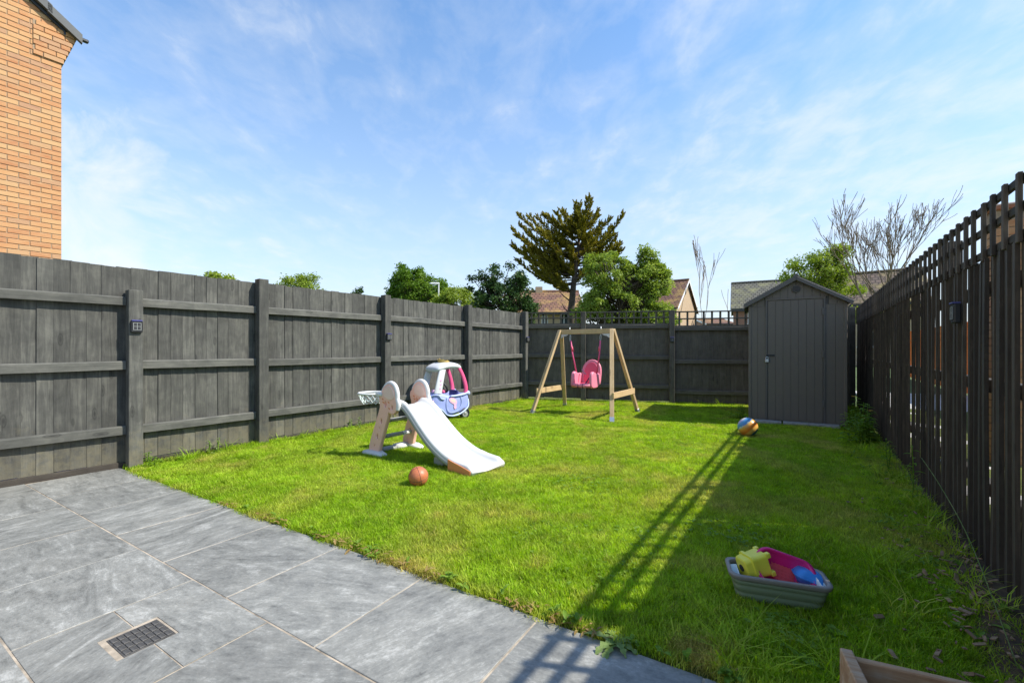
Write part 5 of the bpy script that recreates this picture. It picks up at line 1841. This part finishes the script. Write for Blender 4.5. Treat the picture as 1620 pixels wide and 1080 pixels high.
def scatter_group(name, coll):
    ng = bpy.data.node_groups.new(name, 'GeometryNodeTree')
    ng.interface.new_socket('Geometry', in_out='INPUT', socket_type='NodeSocketGeometry')
    ng.interface.new_socket('Geometry', in_out='OUTPUT', socket_type='NodeSocketGeometry')
    N = ng.nodes
    gi, go = N.new('NodeGroupInput'), N.new('NodeGroupOutput')
    ci = N.new('GeometryNodeCollectionInfo')
    ci.inputs['Collection'].default_value = coll
    ci.inputs['Separate Children'].default_value = True
    ci.inputs['Reset Children'].default_value = True
    ip = N.new('GeometryNodeInstanceOnPoints')
    ip.inputs['Pick Instance'].default_value = True
    def attr(nm, typ):
        a = N.new('GeometryNodeInputNamedAttribute')
        a.data_type = typ
        a.inputs['Name'].default_value = nm
        return a.outputs['Attribute']
    L_ = ng.links
    L_.new(gi.outputs[0], ip.inputs['Points'])
    L_.new(ci.outputs[0], ip.inputs['Instance'])
    L_.new(attr('pick', 'INT'), ip.inputs['Instance Index'])
    er = N.new('FunctionNodeEulerToRotation')
    L_.new(attr('rot', 'FLOAT_VECTOR'), er.inputs[0])
    L_.new(er.outputs[0], ip.inputs['Rotation'])
    L_.new(attr('scl', 'FLOAT_VECTOR'), ip.inputs['Scale'])
    L_.new(ip.outputs[0], go.inputs[0])
    return ng


def scatter(name, P, pick, rot, scl, tint, ng):
    me = bpy.data.meshes.new(name)
    me.vertices.add(len(P))
    me.vertices.foreach_set('co', P.reshape(-1))
    for nm, typ, dat, fld in (('pick', 'INT', pick.astype(np.int32), 'value'), ('rot', 'FLOAT_VECTOR', rot, 'vector'), ('scl', 'FLOAT_VECTOR', scl, 'vector'), ('tint', 'FLOAT', tint, 'value')):
        at = me.attributes.new(nm, typ, 'POINT')
        at.data.foreach_set(fld, np.ascontiguousarray(dat, dtype=np.int32 if typ == 'INT' else np.float32).reshape(-1))
    o = place(name, me)
    md = o.modifiers.new('scatter', 'NODES')
    md.node_group = ng
    return o


for k in range(6):
    tuft_col.objects.link(bpy.data.objects.new('tuft_%d' % k, tuft(22, .042, .022, .052, .0034, .9, M['grass'])))
ng_grass = scatter_group('grass_scatter', tuft_col)


def dists(x, y):
    p = np.stack([x, y], 1)
    v = p @ np.array([V.x, V.y]) - V_EDGE
    u = p @ np.array([U.x, U.y])
    dl = (p - np.array([LF0.x, LF0.y])) @ np.array([LFD.y, -LFD.x])      # >0 inside
    dr_ = (p - np.array([RF0.x, RF0.y])) @ np.array([-RFD.y, RFD.x])     # >0 inside
    db = (p - np.array([BF0.x, BF0.y])) @ np.array([BFD.y, -BFD.x])      # >0 inside
    return u, v, dl, dr_, db


def shed_in(x, y, pad=0.0):
    p = np.stack([x - SH0.x, y - SH0.y], 1)
    a = p @ np.array([SHD.x, SHD.y]); b = p @ np.array([-SHD.y, SHD.x])
    return (a > -pad) & (a < SW + pad) & (b > -pad) & (b < SDp + pad)


NG = 95000
gx = rng.uniform(-4.2, 6.6, NG * 3); gy = rng.uniform(.7, 10, NG * 3)
dist_ = np.hypot(gx, gy)
keep = rng.random(NG * 3) < np.clip(3.2 / dist_, .42, 1.0)
gx, gy = gx[keep], gy[keep]
u, v, dl, dr_, db = dists(gx, gy)
edge = .035 * (value_noise(gx, gy, .12, 3) - .55) + .02 * (value_noise(gx, gy, .4, 4) - .5)
bare = value_noise(gx, gy, .22, 8)
ok = (v > edge + .012) & (dl > .03) & (dr_ > .06) & (db > .03) & ~shed_in(gx, gy, .02)
# worn soil along the right fence and in the near right corner
near_bed = np.clip((.34 - dr_) / .30, 0, 1) * np.clip((4.2 - gy) / 2.0, .25, 1)
ok &= ~((rng.random(len(gx)) < near_bed * 1.1) & (bare > .32))
# planter
pp = np.stack([gx - pc.x, gy - pc.y], 1)
pa = pp @ np.array([pd.x, pd.y]); pbv = pp @ np.array([pn.x, pn.y])
ok &= ~((pa > -.04) & (pa < PLn + .04) & (pbv > -PWd - .02) & (pbv < .01))
tp = np.stack([gx - tc_.x, gy - tc_.y], 1)
ta = tp @ np.array([td.x, td.y]); tbv = tp @ np.array([-td.y, td.x])
ok &= ~((abs(ta) < .16) & (abs(tbv) < .06))
sp2 = np.stack([gx - SH0.x, gy - SH0.y], 1)
s_a = sp2 @ np.array([SHD.x, SHD.y]); s_b = sp2 @ np.array([-SHD.y, SHD.x])
ok &= ~((s_a > .04) & (s_a < 1.1) & (s_b > -.225) & (s_b < 0))
gx, gy, v, dl, dr_, db = gx[ok], gy[ok], v[ok], dl[ok], dr_[ok], db[ok]
gz = np.array([-0.012 + lawn_h(a, b) * min(1, max(c, 0) / .4) for a, b, c in zip(gx, gy, v)])
n_ = len(gx)
dist_ = np.hypot(gx, gy)
tall = value_noise(gx, gy, .35, 5) * .5 + value_noise(gx, gy, .13, 6) * .5
hs_ = .62 + tall * .75 + np.clip(.16 - np.minimum(np.minimum(dl, dr_), db), 0, .16) * 4.5
wd_ = np.clip(.85 + dist_ * .055, .9, 1.35)
tint = np.clip((value_noise(gx, gy, .5, 21) - .62) * 1.3, 0, .4) + np.clip((value_noise(gx, gy, .16, 22) - .72) * 1.6, 0, .4)
tint += np.clip(.10 - v, 0, .1) * 4.0 * (value_noise(gx, gy, .2, 23) > .4)
# scorched patch by the patio corner
sc_ = gp(1100, 1030)
tint += .8 * np.exp(-((gx - sc_.x) ** 2 + (gy - sc_.y) ** 2) / .010)
tint += (rng.random(n_) < .05) * .45
for (cx_, cy_, rr_, am_) in ((-.05, 3.85, .22, .35), (1.22, 7.25, .35, .30), (1.0, 3.2, .4, .18), (-1.9, 4.4, .5, .15), (.9, 4.8, .5, .15)):
    tint += am_ * np.exp(-((gx - cx_) ** 2 + (gy - cy_) ** 2) / rr_ ** 2) * (.5 + value_noise(gx, gy, .14, 41))
tint = np.clip(tint, 0, .9)
rot = np.stack([rng.normal(0, .12, n_), rng.normal(0, .12, n_), rng.uniform(0, 6.283, n_)], 1)
scl = np.stack([wd_, wd_, hs_], 1)
go_ = scatter('lawn_grass', np.stack([gx, gy, gz], 1), rng.integers(0, 6, n_), rot, scl, tint, ng_grass)
tag(go_, 'short bright green lawn grass between the fences', 'grass', kind='stuff')
print('grass tufts', n_)

# longer unmown grass along the fences and in the near right corner
long_col = bpy.data.collections.new('long_grass_tufts')
for k in range(4):
    long_col.objects.link(bpy.data.objects.new('long_tuft_%d' % k, tuft(12, .035, .07, .20, .0048, 1.5, M['grass'])))
ng_long = scatter_group('long_grass_scatter', long_col)
nl = 30000
gx = rng.uniform(-4.2, 6.6, nl); gy = rng.uniform(.7, 10, nl)
u, v, dl, dr_, db = dists(gx, gy)
nz = value_noise(gx, gy, .3, 31)
pr1 = np.where((dl > .02) & (dl < .16), .75 * (nz > .35), 0)
pr1 = np.where((db > .02) & (db < .13), .45 * (nz > .45), pr1)
pr1 = np.where((dr_ > .03) & (dr_ < .30), .55 * (nz > .45), pr1)
pr1 = np.where((dr_ > .03) & (dr_ < .8) & (gy < 2.3), .20 * (nz > .3), pr1)
pp = np.stack([gx - pc.x, gy - pc.y], 1)
pa = pp @ np.array([pd.x, pd.y]); pbv = pp @ np.array([pn.x, pn.y])
pr1 = np.where((pbv > .01) & (pbv < .35) & (pa > -.35), .40, pr1)
ok = (v > .02) & (rng.random(nl) < pr1) & ~shed_in(gx, gy, .03) & (dl > 0) & (dr_ > 0) & (db > 0) & ~((pa > -.04) & (pa < PLn) & (pbv > -PWd) & (pbv < .015))
gx, gy = gx[ok], gy[ok]
n_ = len(gx)
s_ = rng.uniform(.45, 1.0, n_)
lg_ = scatter('long_grass', np.stack([gx, gy, np.full(n_, -.012)], 1), rng.integers(0, 4, n_), np.stack([rng.normal(0, .15, n_), rng.normal(0, .15, n_), rng.uniform(0, 6.28, n_)], 1), np.stack([s_, s_, s_ * rng.uniform(.7, 1.1, n_)], 1),
              np.clip(rng.normal(.12, .18, n_), 0, .8), ng_long)
tag(lg_, 'long unmown grass along the foot of the fences', 'grass', kind='stuff')


# ------------------------------------------------------------------ weeds and litter
def leaf_blade(mb_, p, d, L_, w_, droop=.4, lobed=0, up=Vector((0, 0, 1)), n=6):
    d = Vector(d).normalized()
    side = d.cross(up)
    side = side.normalized() if side.length > 1e-4 else Vector((1, 0, 0))
    rows_ = []
    for i in range(n + 1):
        f = i / n
        c = Vector(p) + d * (L_ * f) + Vector((0, 0, -droop * L_ * f * f))
        ww = w_ * math.sin(math.pi * min(.98, .12 + .86 * f)) ** .8
        if lobed and i % 2:
            ww *= .45
        rows_.append((c - side * ww / 2 + Vector((0, 0, ww * .18)), c, c + side * ww / 2 + Vector((0, 0, ww * .18))))
    b = len(mb_.v)
    for r_ in rows_:
        mb_.v += [tuple(q) for q in r_]
    for i in range(n):
        k = b + i * 3
        mb_.f += [(k, k + 1, k + 4, k + 3), (k + 1, k + 2, k + 5, k + 4)]


def rosette(p, n_, L_, w_, mat, label, name='dandelion_plant', lobed=1, lift=.5):
    e = empty(name, p)
    tag(e, label, 'weed')
    for k in range(n_):
        a = 2 * math.pi * k / n_ + random.uniform(-.3, .3)
        m_ = MB()
        leaf_blade(m_, (0, 0, .004), (math.cos(a), math.sin(a), random.uniform(lift * .5, lift * 1.5)), L_ * random.uniform(.7, 1.15), w_ * random.uniform(.8, 1.2), random.uniform(.3, .6), lobed, n=8 if lobed else 5)
        m_.obj('leaf', mat, e, smooth=True)
    return e


p = gp(973, 1018)
rosette((p.x, p.y, 0), 9, .115, .040, M['paleweed'], 'pale dandelion with jagged leaves spilling onto the patio edge')
p = gp(1160, 1072)
rosette((p.x, p.y, 0), 8, .06, .022, M['weed'], 'small leafy weed between patio corner and planter', 'leafy_weed', 0, .8)
p = gp(1322, 1008)
rosette((p.x, p.y, 0), 8, .07, .028, M['weed'], 'leafy weed growing just behind the planter corner', 'leafy_weed', 0, .9)
p = gp(1267, 1050)
rosette((p.x, p.y, 0), 7, .08, .022, M['weed'], 'narrow-leaved weed left of the planter', 'leafy_weed', 0, 1.2)
p = gp(1292, 966)
rosette((p.x, p.y, 0), 6, .045, .03, M['weed'], 'small flat weed at the near corner of the tub', 'leafy_weed', 0, .3)


def tall_weed(p, h_, n_, label, leafL, leafW, mat, flower=False, lean=(0, 0), stems=1, name='tall_weed'):
    e = empty(name, p)
    tag(e, label, 'weed')
    for s_ in range(stems):
        a = random.uniform(0, 6.28)
        b = Vector((math.cos(a), math.sin(a), 0)) * (.03 * stems * random.random())
        hh = h_ * random.uniform(.65, 1.0) if s_ else h_
        tip = b + Vector((lean[0] + random.uniform(-.12, .12) * hh, lean[1] + random.uniform(-.12, .12) * hh, hh))
        path = catmull([b, b.lerp(tip, .5) + Vector((random.uniform(-.02, .02), 0, .02)), tip], 4)
        st_ = MB().tube(path, [.005 - .003 * i / (len(path) - 1) for i in range(len(path))], 5).obj('stem', M['weed'], e, smooth=True)
        m_ = MB()
        for k in range(n_):
            f = .12 + .86 * k / n_
            i = min(int(f * (len(path) - 1)), len(path) - 2)
            c = path[i].lerp(path[i + 1], f * (len(path) - 1) - i)
            aa = k * 2.4 + random.uniform(-.3, .3)
            leaf_blade(m_, c, (math.cos(aa), math.sin(aa), .45), leafL * (1.15 - .6 * f) * random.uniform(.8, 1.2), leafW * (1.15 - .5 * f), .45, 0, n=4)
        m_.obj('foliage', mat, e, smooth=True)
        if flower and s_ < 2:
            fl = MB()
            for q in range(9):
                fl.lathe([(.0001, .004), (.007, .003), (.008, 0), (.0001, -.003)], 6, Matrix.Translation(tip + Vector((random.uniform(-.022, .022), random.uniform(-.022, .022), random.uniform(0, .008)))))
            fl.obj('flower_head', M['flower'], e, smooth=True)
    return e


def rp(t_, inn, z=0):
    q = RF0 + RFD * t_ + Vector((-RFD.y, RFD.x, 0)) * inn
    return (q.x, q.y, z)


tall_weed(rp(4.15, .22), .50, 16, 'tall leafy weed with yellow flowers between shed and right fence', .13, .035, M['weed'], True, (0, 0), 6)
tall_weed(rp(3.75, .25), .34, 14, 'bushy broad-leaved weed at the foot of the right fence near the shed', .13, .055, M['weed'], False, (0, 0), 5)
tall_weed(rp(4.5, .30), .30, 12, 'low leafy weed against the right corner of the shed', .10, .035, M['weed'], False, (0, 0), 5)
tall_weed(rp(2.35, .16), .30, 12, 'slender weed against the middle of the right fence', .08, .022, M['weed'], False, (0, 0), 2)
tall_weed(rp(1.45, .14), .42, 12, 'upright narrow-leaved weed in front of the right fence', .085, .024, M['weed'], False, (-.02, 0), 1)
p = SH0 + SHD * -.12 + Vector((-SHD.y, SHD.x, 0)) * .06
tall_weed((p.x, p.y, 0), .26, 12, 'leafy weed at the left corner of the shed behind the ball', .08, .03, M['weed'], False, (0, 0), 6)
p = LF0 + LFD * 2.35 + Vector((LFD.y, -LFD.x, 0)) * .10
tall_weed((p.x, p.y, 0), .17, 9, 'small pale weed against the left fence behind the hoop', .05, .02, M['paleweed'], False, (0, 0), 4)
p = LF0 + LFD * .09 + Vector((LFD.y, -LFD.x, 0)) * .12
tall_weed((p.x, p.y, 0), .12, 9, 'small weed at the foot of the short fence post', .05, .02, M['weed'], False, (0, 0), 4)
p = LF0 + LFD * .62 + Vector((LFD.y, -LFD.x, 0)) * .08
tall_weed((p.x, p.y, 0), .16, 8, 'straggly weed along the short fence panel', .05, .016, M['paleweed'], False, (0, 0), 4)

# low weeds along the shed front and the bottom of the fences (uncountable)
m_ = MB()
clover_spots = [(.1, 2.7, .12), (.75, 2.5, .10), (1.3, 2.6, .14), (-1.3, 3.5, .15), (1.6, 3.4, .18), (.5, 3.6, .15), (2.0, 4.6, .2), (1.05, 1.75, .08), (.45, 2.15, .08)]
for k in range(330):
    r_ = random.random()
    if r_ < .30:
        q = SH0 + SHD * random.uniform(-.05, 1.25) + Vector((-SHD.y, SHD.x, 0)) * random.uniform(-.06, -.015)
    elif r_ < .62:
        q = LF0 + LFD * random.uniform(0.1, 6.4) + Vector((LFD.y, -LFD.x, 0)) * random.uniform(.02, .14)
    elif r_ < .85:
        q = Vector(rp(random.uniform(-.6, 5.0), random.uniform(.04, .40)))
    else:
        q = pt(random.uniform(-4.0, 1.0), V_EDGE + random.uniform(.0, .05))
    for j in range(random.randint(3, 7)):
        a = random.uniform(0, 6.28)
        leaf_blade(m_, q + Vector((0, 0, random.uniform(0, .03))), (math.cos(a), math.sin(a), random.uniform(.3, 1.6)), random.uniform(.025, .06), random.uniform(.010, .022), .4, 0, n=3)
for k in range(420):      # clover in the lawn
    cl_ = random.choice(clover_spots)
    q = Vector((cl_[0] + random.gauss(0, cl_[2]), cl_[1] + random.gauss(0, cl_[2]), random.uniform(.012, .026)))
    for j in range(3):
        a = 2.1 * j + random.random()
        leaf_blade(m_, q, (math.cos(a), math.sin(a), .15), random.uniform(.012, .02), random.uniform(.011, .016), .1, 0, n=3)
tag(m_.obj('low_weeds', M['weed'], smooth=True), 'small leafy weeds sprouting along the shed front and fence bottoms', 'weeds', kind='stuff')

# dry bits and dead leaves along the patio edge
m_ = MB()
for k in range(520):
    q = pt(random.uniform(-3.4, .85), V_EDGE + abs(random.gauss(0, .03)) - .012)
    if value_noise(np.array([q.x]), np.array([q.y]), .25, 77)[0] < .42:
        continue
    a = random.uniform(0, 6.28)
    leaf_blade(m_, q + Vector((0, 0, random.uniform(.004, .03))), (math.cos(a), math.sin(a), random.uniform(-.1, .5)), random.uniform(.015, .05), random.uniform(.003, .014), .3, 0, n=3)
tag(m_.obj('dead_leaf_litter', M['drygrass'], smooth=True), 'dry brown leaf litter along the patio edge', 'leaf litter', kind='stuff')

# soil strip and bark chips by the right fence
mb = MB()
q0, q1 = -1.6, 4.6
outer, inner = [], []
for i in range(41):
    t_ = q0 + (q1 - q0) * i / 40
    wv = .15 + .15 * math.exp(-((t_ + .35) / .8) ** 2) + .03 * math.sin(t_ * 5) + .02 * math.sin(t_ * 13)
    a, b = Vector(rp(t_, -.02)), Vector(rp(t_, wv))
    mb.v += [(a.x, a.y, .004), ((a.x + b.x) / 2, (a.y + b.y) / 2, .022 + .008 * math.sin(i * 1.7)), (b.x, b.y, -.016)]
for i in range(40):
    k = i * 3
    mb.f += [(k, k + 1, k + 4, k + 3), (k + 1, k + 2, k + 5, k + 4)]
tag(mb.obj('soil_strip', M['soil'], smooth=True), 'bare soil strip at the foot of the right fence', 'soil', kind='structure')
m_ = MB()
for k in range(260):
    t_ = random.gauss(-.15, .7)
    inn = abs(random.gauss(.14, .16)) + .03
    q = Vector(rp(t_, inn, .016 + random.uniform(0, .016)))
    if (q - pc).dot(pd) > -.05 and (q - pc).dot(pn) < .03 and (q - pc).dot(pn) > -PWd:
        continue
    L_ = random.uniform(.010, .042)
    rm = Matrix.Translation(q) @ Matrix.Rotation(random.uniform(0, 6.28), 4, 'Z') @ Matrix.Rotation(random.gauss(0, .25), 4, 'Y') @ Matrix.Rotation(random.gauss(0, .4), 4, 'X')
    m_.box(-L_ / 2, L_ / 2, -L_ * random.uniform(.1, .25), L_ * random.uniform(.1, .25), -.002, .0025, rm)
tag(m_.obj('bark_chips', M['chip']), 'scattered bark chips on the soil beside the planter', 'bark chips', kind='stuff')
# long dry stalk leaning by the right fence
a, b = Vector(rp(-.55, .16, .0)), Vector(rp(.95, .17, .42))
o = MB().tube(catmull([a, a.lerp(b, .35) + Vector((0, 0, .10)), a.lerp(b, .7) + Vector((0, 0, .07)), b], 6), .0017, 5).obj('grass_stalk', M['paleweed'], smooth=True)
tag(o, 'long pale grass stalk leaning across the right fence', 'stalk')
print('objects', len(bpy.data.objects))
